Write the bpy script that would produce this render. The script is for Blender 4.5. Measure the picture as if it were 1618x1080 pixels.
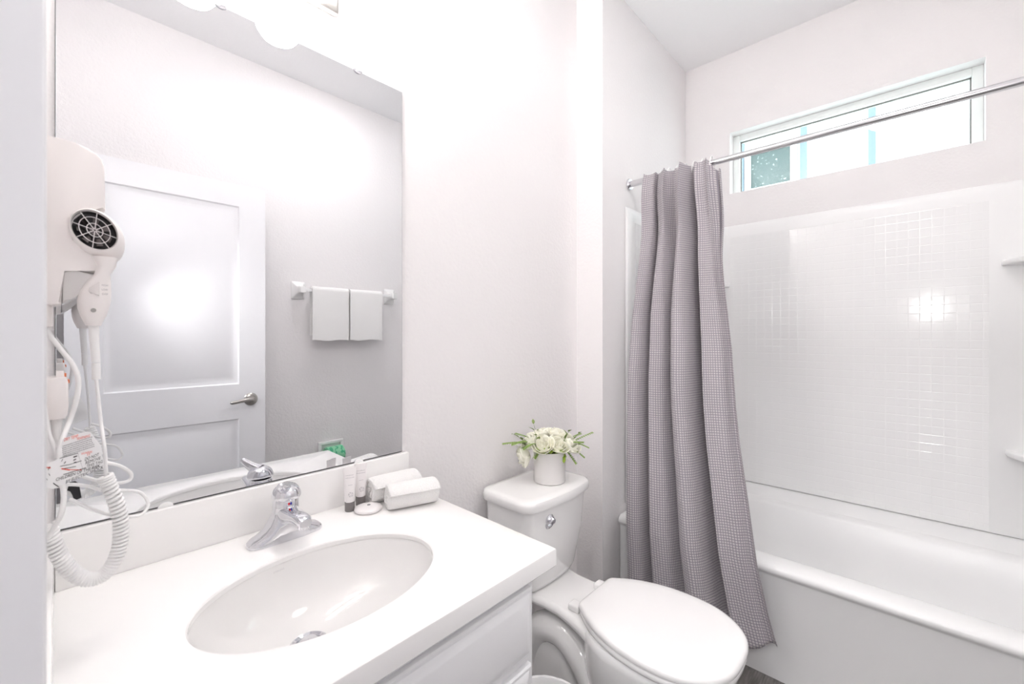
import bpy, bmesh, math, random
from mathutils import Vector, Matrix, Euler
R = math.radians
PI = math.pi
random.seed(7)
scn = bpy.context.scene
col = scn.collection
for o in list(bpy.data.objects):
    bpy.data.objects.remove(o)

# ------------------------------------------------------------------ camera
FPX, CX, HZ, CAMH = 670.0, 809.0, 528.0, 1.26
YAW = math.atan2(628, 670)
FW = Vector((math.cos(YAW), math.sin(YAW), 0)); RT = Vector((math.sin(YAW), -math.cos(YAW), 0))
cam_d = bpy.data.cameras.new('camera'); cam = bpy.data.objects.new('camera', cam_d); col.objects.link(cam)
cam.location = (0, 0, CAMH)
cam.rotation_euler = Euler((R(90), 0, YAW - R(90)))
cam_d.sensor_width = 36; cam_d.lens = 36 * FPX / 1618
cam_d.shift_y = (HZ - 540) / 1618
cam_d.clip_start = 0.02; cam_d.clip_end = 60
cam_d.dof.use_dof = True; cam_d.dof.focus_distance = 1.25; cam_d.dof.aperture_fstop = 5.6
scn.camera = cam

def ray(u, v): return FW + RT * ((u - CX) / FPX) + Vector((0, 0, (HZ - v) / FPX))
def at_y(u, v, y): d = ray(u, v); return d * (y / d.y) + Vector((0, 0, CAMH))
def at_z(u, v, z): d = ray(u, v); return d * ((z - CAMH) / d.z) + Vector((0, 0, CAMH))

# ------------------------------------------------------------------ light
scn.view_settings.view_transform = 'Standard'; scn.view_settings.look = 'None'
scn.view_settings.gamma = 1.0; scn.view_settings.use_curve_mapping = False
scn.view_settings.exposure = 0.44
scn.cycles.max_bounces = 14; scn.cycles.diffuse_bounces = 9; scn.cycles.glossy_bounces = 6
scn.cycles.transparent_max_bounces = 12
world = bpy.data.worlds.new('daylight'); scn.world = world; world.use_nodes = True
wb = world.node_tree.nodes['Background']
wb.inputs[0].default_value = (0.90, 0.97, 1.0, 1); wb.inputs[1].default_value = 3.6

def area(name, loc, target, sx, sy, power, color=(1, 1, 1)):
    l = bpy.data.lights.new(name, 'AREA'); l.shape = 'ELLIPSE'; l.size = sx; l.size_y = sy
    l.energy = power; l.color = color
    o = bpy.data.objects.new(name, l); col.objects.link(o); o.location = loc
    o.rotation_euler = (Vector(target) - Vector(loc)).to_track_quat('-Z', 'Y').to_euler()
    return o
# the photographer's flash just above the camera, and an added fill lamp in the next room
fl_d = bpy.data.lights.new('camera_flash', 'SPOT'); fl_d.energy = 16; fl_d.spot_size = R(108); fl_d.spot_blend = 1.0
fl_d.shadow_soft_size = 0.045; fl_d.color = (1.0, 0.985, 0.97)
fl_o = bpy.data.objects.new('camera_flash', fl_d); col.objects.link(fl_o); fl_o.location = (0.05, -0.13, 1.49)
fl_o.rotation_euler = (Vector((2.2, 0.35, 0.95)) - Vector(fl_o.location)).to_track_quat('-Z', 'Y').to_euler()
# unseen fill lamp added under the ceiling to brighten the lower room
area('ceiling_fill', (1.15, 0.06, 2.84), (1.15, 0.06, 0), 0.34, 0.34, 6.3, (1.0, 0.98, 0.97))
area('hallway_fill', (-1.4, 0.0, 2.55), (-1.4, 0, 0), 0.5, 0.5, 22, (0.95, 0.97, 1.0))  # unseen, added to brighten the door frame and low fronts

# ------------------------------------------------------------------ materials
def mat(name, color, rough=0.5, metal=0.0, spec=0.5, coat=0.0, bump=None, **kw):
    m = bpy.data.materials.new(name); m.use_nodes = True
    nt = m.node_tree; b = nt.nodes['Principled BSDF']
    b.inputs['Base Color'].default_value = (*color, 1)
    b.inputs['Roughness'].default_value = rough; b.inputs['Metallic'].default_value = metal
    b.inputs['Specular IOR Level'].default_value = spec; b.inputs['Coat Weight'].default_value = coat
    for k, v in kw.items(): b.inputs[k.replace('_', ' ')].default_value = v
    if bump:
        scale, strength, dist = bump[:3]
        n = nt.nodes.new('ShaderNodeTexNoise'); n.inputs['Scale'].default_value = scale
        n.inputs['Detail'].default_value = 3
        g = nt.nodes.new('ShaderNodeNewGeometry'); nt.links.new(g.outputs['Position'], n.inputs['Vector'])
        bp = nt.nodes.new('ShaderNodeBump'); bp.inputs['Strength'].default_value = strength
        bp.inputs['Distance'].default_value = dist
        nt.links.new(n.outputs['Fac'], bp.inputs['Height']); nt.links.new(bp.outputs['Normal'], b.inputs['Normal'])
    return m
M = {}
M['wall'] = mat('wall_paint', (0.835, 0.815, 0.818), 0.75, spec=0.3, bump=(90, 0.35, 0.004))
M['ceiling'] = mat('ceiling_paint', (0.87, 0.87, 0.88), 0.9, spec=0.2, bump=(60, 0.3, 0.004))
M['trim'] = mat('trim_paint', (0.85, 0.85, 0.87), 0.35)
M['cab'] = mat('cabinet_paint', (0.86, 0.86, 0.87), 0.35)
M['gap'] = mat('cabinet_gap', (0.25, 0.24, 0.23), 0.7)
M['counter'] = mat('cultured_marble', (0.93, 0.92, 0.91), 0.18, coat=0.2)
M['porcelain'] = mat('porcelain', (0.87, 0.865, 0.86), 0.08, coat=0.4)
M['basin'] = mat('sink_china', (0.80, 0.79, 0.78), 0.08, coat=0.4)
M['seat'] = mat('seat_plastic', (0.88, 0.87, 0.865), 0.22)
M['acrylic'] = mat('tub_acrylic', (0.88, 0.88, 0.88), 0.32)
M['chrome'] = mat('chrome', (0.76, 0.76, 0.79), 0.04, 1.0)
M['nickel'] = mat('satin_nickel', (0.42, 0.40, 0.38), 0.28, 1.0)
M['steel'] = mat('brushed_steel', (0.70, 0.69, 0.71), 0.22, 1.0)
M['plastic'] = mat('white_plastic', (0.84, 0.80, 0.785), 0.35)
M['cord'] = mat('cord_plastic', (0.86, 0.855, 0.85), 0.4)
M['vinyl'] = mat('window_vinyl', (0.85, 0.88, 0.87), 0.4)
M['black'] = mat('black_plastic', (0.012, 0.012, 0.014), 0.4)
M['dark'] = mat('dark_interior', (0.03, 0.028, 0.03), 0.35)
M['wire'] = mat('grille_wire', (0.75, 0.72, 0.72), 0.3, 0.6)
M['ink'] = mat('black_ink', (0.03, 0.03, 0.03), 0.6)
M['grey_ink'] = mat('grey_ink', (0.35, 0.34, 0.35), 0.6)
M['pale_ink'] = mat('pale_ink', (0.55, 0.53, 0.55), 0.6)
M['red_ink'] = mat('red_ink', (0.75, 0.10, 0.06), 0.6)
M['orange'] = mat('orange_plastic', (0.80, 0.22, 0.08), 0.4)
M['red'] = mat('red_dot', (0.75, 0.02, 0.03), 0.3)
M['blue'] = mat('blue_dot', (0.03, 0.05, 0.5), 0.3)
M['paper'] = mat('tag_paper', (0.88, 0.88, 0.88), 0.5)
M['tube'] = mat('tube_plastic', (0.86, 0.83, 0.83), 0.35)
M['tubecap'] = mat('tube_cap', (0.22, 0.20, 0.20), 0.35)
M['towel'] = mat('terry_towel', (0.93, 0.92, 0.91), 0.95, spec=0.1, bump=(420, 0.8, 0.004))
M['pot'] = mat('pot_ceramic', (0.74, 0.72, 0.71), 0.22, coat=0.2)
M['petal'] = mat('rose_petal', (0.91, 0.90, 0.79), 0.6, Subsurface_Weight=0.0)
M['fern'] = mat('fern_leaf', (0.26, 0.38, 0.10), 0.55)
M['leaf'] = mat('bright_leaf', (0.36, 0.52, 0.05), 0.5)
M['leaf2'] = mat('olive_leaf', (0.22, 0.30, 0.09), 0.55)
M['moss'] = mat('moss', (0.10, 0.13, 0.02), 0.9)
M['bin'] = mat('bin_plastic', (0.84, 0.84, 0.83), 0.4)
M['lamp_metal'] = mat('lamp_nickel', (0.6, 0.58, 0.55), 0.25, 1.0)
M['siding'] = mat('neighbour_siding', (0.86, 0.90, 0.90), 0.8)
M['siding_trim'] = mat('neighbour_trim', (0.17, 0.23, 0.29), 0.8)
M['nframe'] = mat('neighbour_frame', (0.92, 0.93, 0.93), 0.5)
M['ground'] = mat('side_yard', (0.75, 0.77, 0.74), 0.9)

def nodes(m): return m.node_tree, m.node_tree.nodes, m.node_tree.links

# mirror
M['mirror'] = mat('mirror_silver', (0.80, 0.81, 0.825), 0.0, 1.0)
M['mirror_edge'] = mat('mirror_backing', (0.16, 0.16, 0.17), 0.4)
# window glass
def glass_mat(name, tint, gloss):
    m = bpy.data.materials.new(name); m.use_nodes = True; nt, N, L = nodes(m)
    N.remove(N['Principled BSDF'])
    t = N.new('ShaderNodeBsdfTransparent'); t.inputs[0].default_value = (*tint, 1)
    g = N.new('ShaderNodeBsdfGlossy'); g.inputs['Roughness'].default_value = 0.02
    mx = N.new('ShaderNodeMixShader'); mx.inputs[0].default_value = gloss
    L.new(t.outputs[0], mx.inputs[1]); L.new(g.outputs[0], mx.inputs[2])
    L.new(mx.outputs[0], N['Material Output'].inputs[0])
    return m
M['glass'] = glass_mat('window_glass', (0.95, 0.985, 0.975), 0.05)
# neighbour's dark pane
M['npane'] = mat('neighbour_pane', (0.10, 0.20, 0.20), 0.15)
nt, N, L = nodes(M['npane'])
n = N.new('ShaderNodeTexNoise'); n.inputs['Scale'].default_value = 48; n.inputs['Detail'].default_value = 6
g = N.new('ShaderNodeNewGeometry'); L.new(g.outputs['Position'], n.inputs['Vector'])
cr = N.new('ShaderNodeValToRGB'); cr.color_ramp.elements[0].position = 0.62; cr.color_ramp.elements[1].position = 0.72
cr.color_ramp.elements[0].color = (0.05, 0.085, 0.085, 1); cr.color_ramp.elements[1].color = (0.5, 0.6, 0.6, 1)
L.new(n.outputs['Fac'], cr.inputs[0]); L.new(cr.outputs[0], N['Principled BSDF'].inputs['Base Color'])
# night light lens
M['lens'] = mat('night_light_lens', (0.64, 0.62, 0.61), 0.2, coat=0.5)
# lamp glass: gives off light
def emit(name, color, strength):
    m = mat(name, (0.9, 0.9, 0.9), 0.4)
    b = m.node_tree.nodes['Principled BSDF']
    b.inputs['Emission Color'].default_value = (*color, 1); b.inputs['Emission Strength'].default_value = strength
    return m
M['shade'] = emit('lit_frosted_glass', (1.0, 0.97, 0.94), 17.0)
M['bulb'] = emit('lit_bulb', (1.0, 0.96, 0.90), 30.0)
# surround tiles: grid of grooves as bump
M['tile'] = mat('molded_tile', (0.885, 0.885, 0.885), 0.10, coat=0.2)
nt, N, L = nodes(M['tile'])
g = N.new('ShaderNodeNewGeometry'); sep = N.new('ShaderNodeSeparateXYZ'); L.new(g.outputs['Position'], sep.inputs[0])
cmb = N.new('ShaderNodeCombineXYZ'); ad = N.new('ShaderNodeMath'); ad.operation = 'ADD'
L.new(sep.outputs['X'], ad.inputs[0]); L.new(sep.outputs['Y'], ad.inputs[1])
L.new(ad.outputs[0], cmb.inputs[0]); L.new(sep.outputs['Z'], cmb.inputs[1])
br = N.new('ShaderNodeTexBrick'); br.offset = 0.0; br.squash = 1.0
br.inputs['Scale'].default_value = 1.0; br.inputs['Brick Width'].default_value = 0.0375; br.inputs['Row Height'].default_value = 0.0375
br.inputs['Mortar Size'].default_value = 0.0022; br.inputs['Mortar Smooth'].default_value = 1.0
br.inputs['Color1'].default_value = br.inputs['Color2'].default_value = (1, 1, 1, 1); br.inputs['Mortar'].default_value = (0, 0, 0, 1)
L.new(cmb.outputs[0], br.inputs['Vector'])
nz = N.new('ShaderNodeTexNoise'); nz.inputs['Scale'].default_value = 75; L.new(g.outputs['Position'], nz.inputs['Vector'])
ml = N.new('ShaderNodeMath'); ml.operation = 'MULTIPLY_ADD'; ml.inputs[1].default_value = 0.12
L.new(nz.outputs['Fac'], ml.inputs[0]); L.new(br.outputs['Color'], ml.inputs[2])
bp = N.new('ShaderNodeBump'); bp.inputs['Strength'].default_value = 0.35; bp.inputs['Distance'].default_value = 0.0012
L.new(ml.outputs[0], bp.inputs['Height']); L.new(bp.outputs['Normal'], N['Principled BSDF'].inputs['Normal'])
L.new(bp.outputs['Normal'], N['Principled BSDF'].inputs['Coat Normal'])
# floor: grey vinyl plank
M['floor'] = mat('grey_vinyl', (0.17, 0.16, 0.155), 0.55)
nt, N, L = nodes(M['floor'])
g = N.new('ShaderNodeNewGeometry'); mp = N.new('ShaderNodeMapping'); mp.inputs['Scale'].default_value = (6, 60, 1)
L.new(g.outputs['Position'], mp.inputs['Vector'])
n = N.new('ShaderNodeTexNoise'); n.inputs['Scale'].default_value = 2.0; n.inputs['Detail'].default_value = 5
L.new(mp.outputs[0], n.inputs['Vector'])
cr = N.new('ShaderNodeValToRGB'); cr.color_ramp.elements[0].position = 0.35; cr.color_ramp.elements[1].position = 0.7
cr.color_ramp.elements[0].color = (0.13, 0.12, 0.115, 1); cr.color_ramp.elements[1].color = (0.25, 0.235, 0.225, 1)
L.new(n.outputs['Fac'], cr.inputs[0]); L.new(cr.outputs[0], N['Principled BSDF'].inputs['Base Color'])
# curtain: waffle weave in UV metres
M['curtain'] = mat('waffle_cloth', (0.34, 0.31, 0.34), 0.7, spec=0.25, Sheen_Weight=0.15)
nt, N, L = nodes(M['curtain'])
uv = N.new('ShaderNodeUVMap'); uv.uv_map = 'cloth'
br = N.new('ShaderNodeTexBrick'); br.offset = 0.0
br.inputs['Scale'].default_value = 1.0; br.inputs['Brick Width'].default_value = 0.0095; br.inputs['Row Height'].default_value = 0.0095
br.inputs['Mortar Size'].default_value = 0.0022; br.inputs['Mortar Smooth'].default_value = 0.6
br.inputs['Color1'].default_value = br.inputs['Color2'].default_value = (0.58, 0.54, 0.555, 1); br.inputs['Mortar'].default_value = (0.30, 0.275, 0.308, 1)
L.new(uv.outputs[0], br.inputs['Vector']); L.new(br.outputs['Color'], N['Principled BSDF'].inputs['Base Color'])
bp = N.new('ShaderNodeBump'); bp.inputs['Strength'].default_value = 0.8; bp.inputs['Distance'].default_value = 0.002
L.new(br.outputs['Fac'], bp.inputs['Height']); bp.invert = True
L.new(bp.outputs['Normal'], N['Principled BSDF'].inputs['Normal'])
# green wrapper with darker printed marks
M['green'] = mat('green_wrapper', (0.10, 0.45, 0.20), 0.35)
nt, N, L = nodes(M['green'])
n = N.new('ShaderNodeTexNoise'); n.inputs['Scale'].default_value = 45; n.inputs['Detail'].default_value = 1
g = N.new('ShaderNodeNewGeometry'); L.new(g.outputs['Position'], n.inputs['Vector'])
cr = N.new('ShaderNodeValToRGB'); cr.color_ramp.elements[0].position = 0.56; cr.color_ramp.elements[1].position = 0.60
cr.color_ramp.elements[0].color = (0.27, 0.66, 0.40, 1); cr.color_ramp.elements[1].color = (0.06, 0.42, 0.22, 1)
L.new(n.outputs['Fac'], cr.inputs[0]); L.new(cr.outputs[0], N['Principled BSDF'].inputs['Base Color'])

# ------------------------------------------------------------------ mesh helpers
ORG = {}
def finish(me, angle=35):
    for p in me.polygons: p.use_smooth = True
    me.set_sharp_from_angle(angle=R(angle))
def obj(name, bm, material, parent=None, loc=None, angle=35, fix=True):
    """bm is in world metres; the object's origin goes to loc (or its parent's base)."""
    po = ORG.get(parent.name, Vector((0, 0, 0))) if parent else Vector((0, 0, 0))
    org = Vector(loc) if loc is not None else po
    bm.transform(Matrix.Translation(-org))
    if fix: bmesh.ops.recalc_face_normals(bm, faces=bm.faces)
    me = bpy.data.meshes.new(name); bm.to_mesh(me); bm.free(); finish(me, angle)
    for mm in (material if isinstance(material, (list, tuple)) else [material]): me.materials.append(mm)
    o = bpy.data.objects.new(name, me); col.objects.link(o)
    if parent: o.parent = parent
    o.location = org - po
    ORG[o.name] = org
    return o
def tag(o, label=None, cat=None, group=None, kind=None):
    if label: o['label'] = label
    if cat: o['category'] = cat
    if group: o['group'] = group
    if kind: o['kind'] = kind
    return o
def thing(name, loc, label, cat, group=None, kind=None):
    o = bpy.data.objects.new(name, None); col.objects.link(o); o.location = loc
    o.empty_display_size = 0.05
    ORG[o.name] = Vector(loc)
    return tag(o, label, cat, group, kind)
def struct(name, bm, m, label, cat, parent=None, angle=35):
    o = obj(name, bm, m, parent, angle=angle)
    return tag(o, label, cat, kind='structure')

def NB(): return bmesh.new()
def box(bm, x0, x1, y0, y1, z0, z1, bev=0.0, seg=2, mi=0):
    if x0 > x1: x0, x1 = x1, x0
    if y0 > y1: y0, y1 = y1, y0
    if z0 > z1: z0, z1 = z1, z0
    vs = [bm.verts.new((x, y, z)) for z in (z0, z1) for y in (y0, y1) for x in (x0, x1)]
    fs = [bm.faces.new([vs[i] for i in q]) for q in ((0, 2, 3, 1), (4, 5, 7, 6), (0, 1, 5, 4), (2, 6, 7, 3), (0, 4, 6, 2), (1, 3, 7, 5))]
    for f in fs: f.material_index = mi
    if bev > 0:
        es = list({e for f in fs for e in f.edges})
        bmesh.ops.bevel(bm, geom=es, offset=bev, segments=seg, profile=0.5, affect='EDGES')
    return bm
def loft(bm, rings, cap0=True, cap1=True, closed=True, mi=0):
    vr = [[bm.verts.new(p) for p in r] for r in rings]
    n = len(rings[0]); m = n if closed else n - 1
    for a, b in zip(vr[:-1], vr[1:]):
        for i in range(m):
            j = (i + 1) % n
            f = bm.faces.new((a[i], a[j], b[j], b[i])); f.material_index = mi
    if closed and cap0: bm.faces.new(list(reversed(vr[0]))).material_index = mi
    if closed and cap1: bm.faces.new(vr[-1]).material_index = mi
    return bm
def lathe(bm, prof, c=(0, 0, 0), seg=32, mat4=None, cap0=True, cap1=True, mi=0):
    rings = []
    for r, z in prof:
        ring = []
        for i in range(seg):
            a = 2 * PI * i / seg
            p = Vector((r * math.cos(a), r * math.sin(a), z))
            if mat4: p = mat4 @ p
            ring.append(p + Vector(c))
        rings.append(ring)
    return loft(bm, rings, cap0, cap1, mi=mi)
def axis_mat(d):
    return Vector(d).to_track_quat('Z', 'Y').to_matrix().to_4x4()
def smooth_path(pts, n=8, closed=False):
    P = [Vector(p) for p in pts]; out = []
    m = len(P)
    rng = range(m) if closed else range(m - 1)
    for i in rng:
        if closed: p0, p1, p2, p3 = P[i - 1], P[i], P[(i + 1) % m], P[(i + 2) % m]
        else: p0, p1, p2, p3 = P[max(i - 1, 0)], P[i], P[i + 1], P[min(i + 2, m - 1)]
        for k in range(n):
            t = k / n
            out.append(0.5 * ((2 * p1) + (p2 - p0) * t + (2 * p0 - 5 * p1 + 4 * p2 - p3) * t * t + (3 * p1 - p0 - 3 * p2 + p3) * t ** 3))
    if not closed: out.append(P[-1])
    return out
def tube(bm, pts, r, seg=10, closed=False, cap=True, mi=0, flat=None):
    P = [Vector(p) for p in pts]; n = len(P)
    rs = r if isinstance(r, (list, tuple)) else [r] * n
    rings = []; up = None
    for i in range(n):
        if closed: t = (P[(i + 1) % n] - P[i - 1]).normalized()
        else: t = (P[min(i + 1, n - 1)] - P[max(i - 1, 0)]).normalized()
        if up is None:
            up = t.orthogonal().normalized()
        up = (up - t * up.dot(t)).normalized(); sd = t.cross(up)
        rings.append([P[i] + (up * math.cos(2 * PI * k / seg) + sd * math.sin(2 * PI * k / seg)) * rs[i] for k in range(seg)])
    if closed: rings.append(rings[0])
    if closed:
        vr = [[bm.verts.new(p) for p in rr] for rr in rings[:-1]]; vr.append(vr[0])
        for a, b in zip(vr[:-1], vr[1:]):
            for i in range(seg):
                j = (i + 1) % seg; bm.faces.new((a[i], a[j], b[j], b[i])).material_index = mi
        return bm
    return loft(bm, rings, cap, cap, mi=mi)
def rrect(cx, cy, hx, hy, r, z, n=6):
    r = max(min(r, hx - 1e-4, hy - 1e-4), 1e-4); out = []
    for (sx, sy, a0) in ((1, 1, 0), (-1, 1, 90), (-1, -1, 180), (1, -1, 270)):
        for k in range(n + 1):
            a = R(a0 + 90 * k / n)
            out.append(Vector((cx + sx * (hx - r) + r * math.cos(a), cy + sy * (hy - r) + r * math.sin(a), z)))
    return out
def prism(bm, outline, ext, bev=0.0, seg=2, mi=0):
    """outline: list of world points (planar), ext: extrusion vector"""
    e = Vector(ext)
    a = [bm.verts.new(p) for p in outline]; b = [bm.verts.new(Vector(p) + e) for p in outline]
    n = len(a); fs = [bm.faces.new(a), bm.faces.new(list(reversed(b)))]
    side = []
    for i in range(n):
        j = (i + 1) % n; side.append(bm.faces.new((a[i], b[i], b[j], a[j])))
    for f in fs + side: f.material_index = mi
    if bev > 0:
        es = list({x for f in fs for x in f.edges})
        bmesh.ops.bevel(bm, geom=es, offset=bev, segments=seg, profile=0.5, affect='EDGES')
    return bm
def ellipsoid(bm, c, rx, ry, rz, rot=None, nu=20, nv=12, mi=0):
    mm = Matrix.Translation(Vector(c)) @ (rot if rot else Matrix.Identity(4)) @ Matrix.Diagonal((rx, ry, rz, 1))
    bmesh.ops.create_uvsphere(bm, u_segments=nu, v_segments=nv, radius=1.0, matrix=mm)
    return bm
def text_bm(s, width, height, f):
    """letters as mesh; f maps (0..1, 0..1) over the string's box to a world point"""
    cu = bpy.data.curves.new('txt', 'FONT'); cu.body = s; cu.resolution_u = 2
    o = bpy.data.objects.new('txt', cu); col.objects.link(o)
    bpy.context.view_layer.update()
    me = bpy.data.meshes.new_from_object(o.evaluated_get(bpy.context.evaluated_depsgraph_get()))
    bpy.data.objects.remove(o); bpy.data.curves.remove(cu)
    bm = NB(); bm.from_mesh(me); bpy.data.meshes.remove(me)
    xs = [v.co.x for v in bm.verts]; ys = [v.co.y for v in bm.verts]
    x0, x1 = min(xs), max(xs); y0, y1 = min(ys), max(ys)
    for v in bm.verts:
        v.co = f((v.co.x - x0) / (x1 - x0 + 1e-9), (v.co.y - y0) / (y1 - y0 + 1e-9))
    return bm
def merge(bm, other):
    me = bpy.data.meshes.new('tmp'); other.to_mesh(me); other.free(); bm.from_mesh(me); bpy.data.meshes.remove(me)
    return bm

# ------------------------------------------------------------------ room shell
YM = 1.13          # plane of the mirror wall
XL = -0.022        # left wall
YR = -0.55         # right wall
XF = 2.60          # window wall
YT = 0.992         # tub end wall
ZC = 2.85
WY0, WY1, WZ0, WZ1 = -0.229, 0.744, 2.056, 2.400   # window opening

struct('floor', box(NB(), -2.8, 2.74, -1.4, 1.4, -0.1, 0.0), M['floor'], 'dark grey vinyl plank floor of the bathroom', 'floor')
struct('ceiling', box(NB(), -0.14, 2.74, -0.65, 1.23, ZC, ZC + 0.1), M['ceiling'], 'flat white ceiling over the bathroom', 'ceiling')
struct('wall_mirror', box(NB(), -0.138, 1.645, YM, YM + 0.1, 0, ZC), M['wall'], 'white textured wall carrying the mirror behind vanity and toilet', 'wall')
b = NB(); box(b, 1.645, 2.74, YT, YM + 0.1, 0, ZC)
struct('wall_alcove', b, M['wall'], 'white wall stepping forward at the end of the bathtub', 'wall')
b = NB()
box(b, XF, XF + 0.14, YR - 0.1, YT, 0, WZ0); box(b, XF, XF + 0.14, YR - 0.1, YT, WZ1, ZC)
box(b, XF, XF + 0.14, YR - 0.1, WY0, WZ0, WZ1); box(b, XF, XF + 0.14, WY1, YT, WZ0, WZ1)
struct('wall_window', b, M['wall'], 'white wall with the high window above the bathtub', 'wall')
struct('wall_right', box(NB(), -0.138, 2.60, YR - 0.1, YR, 0, ZC), M['wall'], 'white wall opposite the mirror behind the open door', 'wall')
DY0, DY1, DZ = -0.335, 0.41, 2.06   # doorway in the left wall
b = NB()
box(b, XL - 0.116, XL, DY1 + 0.02, YM, 0, ZC); box(b, XL - 0.116, XL, YR, DY0 - 0.02, 0, ZC)
box(b, XL - 0.116, XL, DY0 - 0.02, DY1 + 0.02, DZ + 0.02, ZC)
struct('wall_left', b, M['wall'], 'white wall with the doorway beside the vanity', 'wall')
b = NB(); box(b, -2.8, -2.7, -1.3, 1.3, 0, 2.6); box(b, -2.7, XL - 0.116, -1.4, -1.3, 0, 2.6); box(b, -2.7, XL - 0.116, 1.3, 1.4, 0, 2.6)  # unseen shell beyond the doorway, added to keep sky light off the jamb
box(b, XL - 0.216, XL - 0.116, 1.13, 1.3, 0, 2.6); box(b, XL - 0.216, XL - 0.116, -1.3, -0.65, 0, 2.6)
struct('wall_sky_block', b, M['wall'], 'unseen white walls added beyond the doorway to block the sky', 'wall')
struct('ceiling_sky_block', box(NB(), -2.8, XL - 0.118, -1.4, 1.4, 2.6, 2.7), M['ceiling'], 'unseen white ceiling added beyond the doorway to block the sky', 'ceiling')  # unseen lid of that shell, added against sky light
# jamb + casing of the doorway (the blurred upright at the left edge of the photograph)
b = NB()
box(b, XL - 0.118, -0.0065, DY1, DY1 + 0.020, 0, DZ, 0.003)
box(b, XL, -0.0065, DY1 + 0.004, DY1 + 0.060, 0, DZ + 0.06, 0.004)
box(b, XL - 0.118, XL + 0.002, DY0 - 0.02, DY0, 0, DZ, 0.003)
box(b, XL - 0.118, XL + 0.002, DY0, DY1, DZ, DZ + 0.02, 0.003)
box(b, XL - 0.075, XL - 0.040, DY1 - 0.011, DY1, 0, DZ, 0.003)
struct('trim_1', b, M['trim'], 'white door frame close to the camera at the left edge', 'door frame')
b = NB(); box(b, 0.70, 1.645, YM - 0.013, YM, 0, 0.085, 0.003)
struct('baseboard_mirror', b, M['trim'], 'white baseboard behind the toilet', 'baseboard')
b = NB(); box(b, 1.632, 1.645, YT, YM - 0.013, 0, 0.085, 0.003); box(b, 1.632, 1.785, YT - 0.013, YT, 0, 0.085, 0.003)
struct('baseboard_alcove', b, M['trim'], 'white baseboard around the wall corner beside the toilet', 'baseboard')
b = NB(); box(b, XL, 1.785, YR, YR + 0.013, 0, 0.085, 0.003)
struct('baseboard_right', b, M['trim'], 'white baseboard under the towel bar wall', 'baseboard')

# window
win = thing('window_1', (2.70, 0.257, WZ0), 'long narrow high window above the bathtub', 'window', kind='structure')
b = NB(); X0, X1 = 2.665, 2.715
fw = 0.034
box(b, X0, X1, WY0, WY0 + fw, WZ0, WZ1, 0.003); box(b, X0, X1, WY1 - fw, WY1, WZ0, WZ1, 0.003)
box(b, X0, X1, WY0 + fw, WY1 - fw, WZ1 - fw, WZ1, 0.003); box(b, X0, X1, WY0 + fw, WY1 - fw, WZ0, WZ0 + 0.018, 0.003)
obj('window_frame', b, M['vinyl'], win)
b = NB(); g_ = 0.010
a0, a1, c0, c1 = WY0 + fw, WY1 - fw, WZ0 + 0.018, WZ1 - fw
box(b, 2.686, 2.694, a0, a0 + 0.005, c0, c1); box(b, 2.686, 2.694, a1 - 0.005, a1, c0, c1); box(b, 2.686, 2.694, a0, a1, c1 - 0.005, c1)
obj('glazing_seal', b, M['gap'], win)
obj('glass_pane', box(NB(), 2.689, 2.692, a0 + 0.001, a1 - 0.001, c0 + 0.001, c1 - 0.001), M['glass'], win)

# open door seen in the mirror
door = thing('door_1', (0.012, -0.317, 0.012), 'white two panel door standing open, seen in the mirror', 'door', kind='structure')
def panel_face(bm, x0, x1, z0, z1, y, s):
    """recessed moulded panel on a face at y (s=+1 looks to +y): frame slopes in then a flat field"""
    st = [(0, 0), (0.006, -0.006), (0.020, -0.009), (0.030, -0.009), (0.048, -0.004)]
    rings = [[Vector((x0 + d, y + s * h, z0 + d)), Vector((x1 - d, y + s * h, z0 + d)), Vector((x1 - d, y + s * h, z1 - d)), Vector((x0 + d, y + s * h, z1 - d))] for d, h in st]
    loft(bm, rings, False, True)
def door_slab(x0, x1, y0, y1, z0, z1, panels):
    bm = NB()
    for y, s in ((y1, 1), (y0, -1)):
        xs = sorted({x0, x1, *[p[0] for p in panels], *[p[1] for p in panels]})
        zs = sorted({z0, z1, *[p[2] for p in panels], *[p[3] for p in panels]})
        for i in range(len(xs) - 1):
            for j in range(len(zs) - 1):
                if any(p[0] <= xs[i] and xs[i + 1] <= p[1] and p[2] <= zs[j] and zs[j + 1] <= p[3] for p in panels): continue
                bm.faces.new([bm.verts.new(q) for q in ((xs[i], y, zs[j]), (xs[i + 1], y, zs[j]), (xs[i + 1], y, zs[j + 1]), (xs[i], y, zs[j + 1]))])
        for p in panels: panel_face(bm, *p, y, s)
    for q in (((x0, y0, z0), (x0, y1, z0), (x0, y1, z1), (x0, y0, z1)), ((x1, y0, z0), (x1, y1, z0), (x1, y1, z1), (x1, y0, z1)),
              ((x0, y0, z0), (x1, y0, z0), (x1, y1, z0), (x0, y1, z0)), ((x0, y0, z1), (x1, y0, z1), (x1, y1, z1), (x0, y1, z1))):
        bm.faces.new([bm.verts.new(v) for v in q])
    bmesh.ops.remove_doubles(bm, verts=bm.verts, dist=1e-5)
    return bm
obj('door_leaf', door_slab(0.012, 0.762, -0.335, -0.300, 0.012, 2.037, [(0.127, 0.640, 1.002, 1.925), (0.127, 0.640, 0.20, 0.822)]), M['trim'], door, angle=20)
h = NB()
lathe(h, [(0.0, 0), (0.032, 0), (0.033, 0.004), (0.028, 0.010), (0.016, 0.014), (0.013, 0.040), (0.0, 0.042)], (0.692, -0.300, 0.918), mat4=axis_mat((0, 1, 0)))
lev = smooth_path([(0.692, -0.262, 0.918), (0.665, -0.258, 0.920), (0.635, -0.256, 0.917), (0.605, -0.258, 0.912), (0.595, -0.266, 0.912)], 6)
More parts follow.
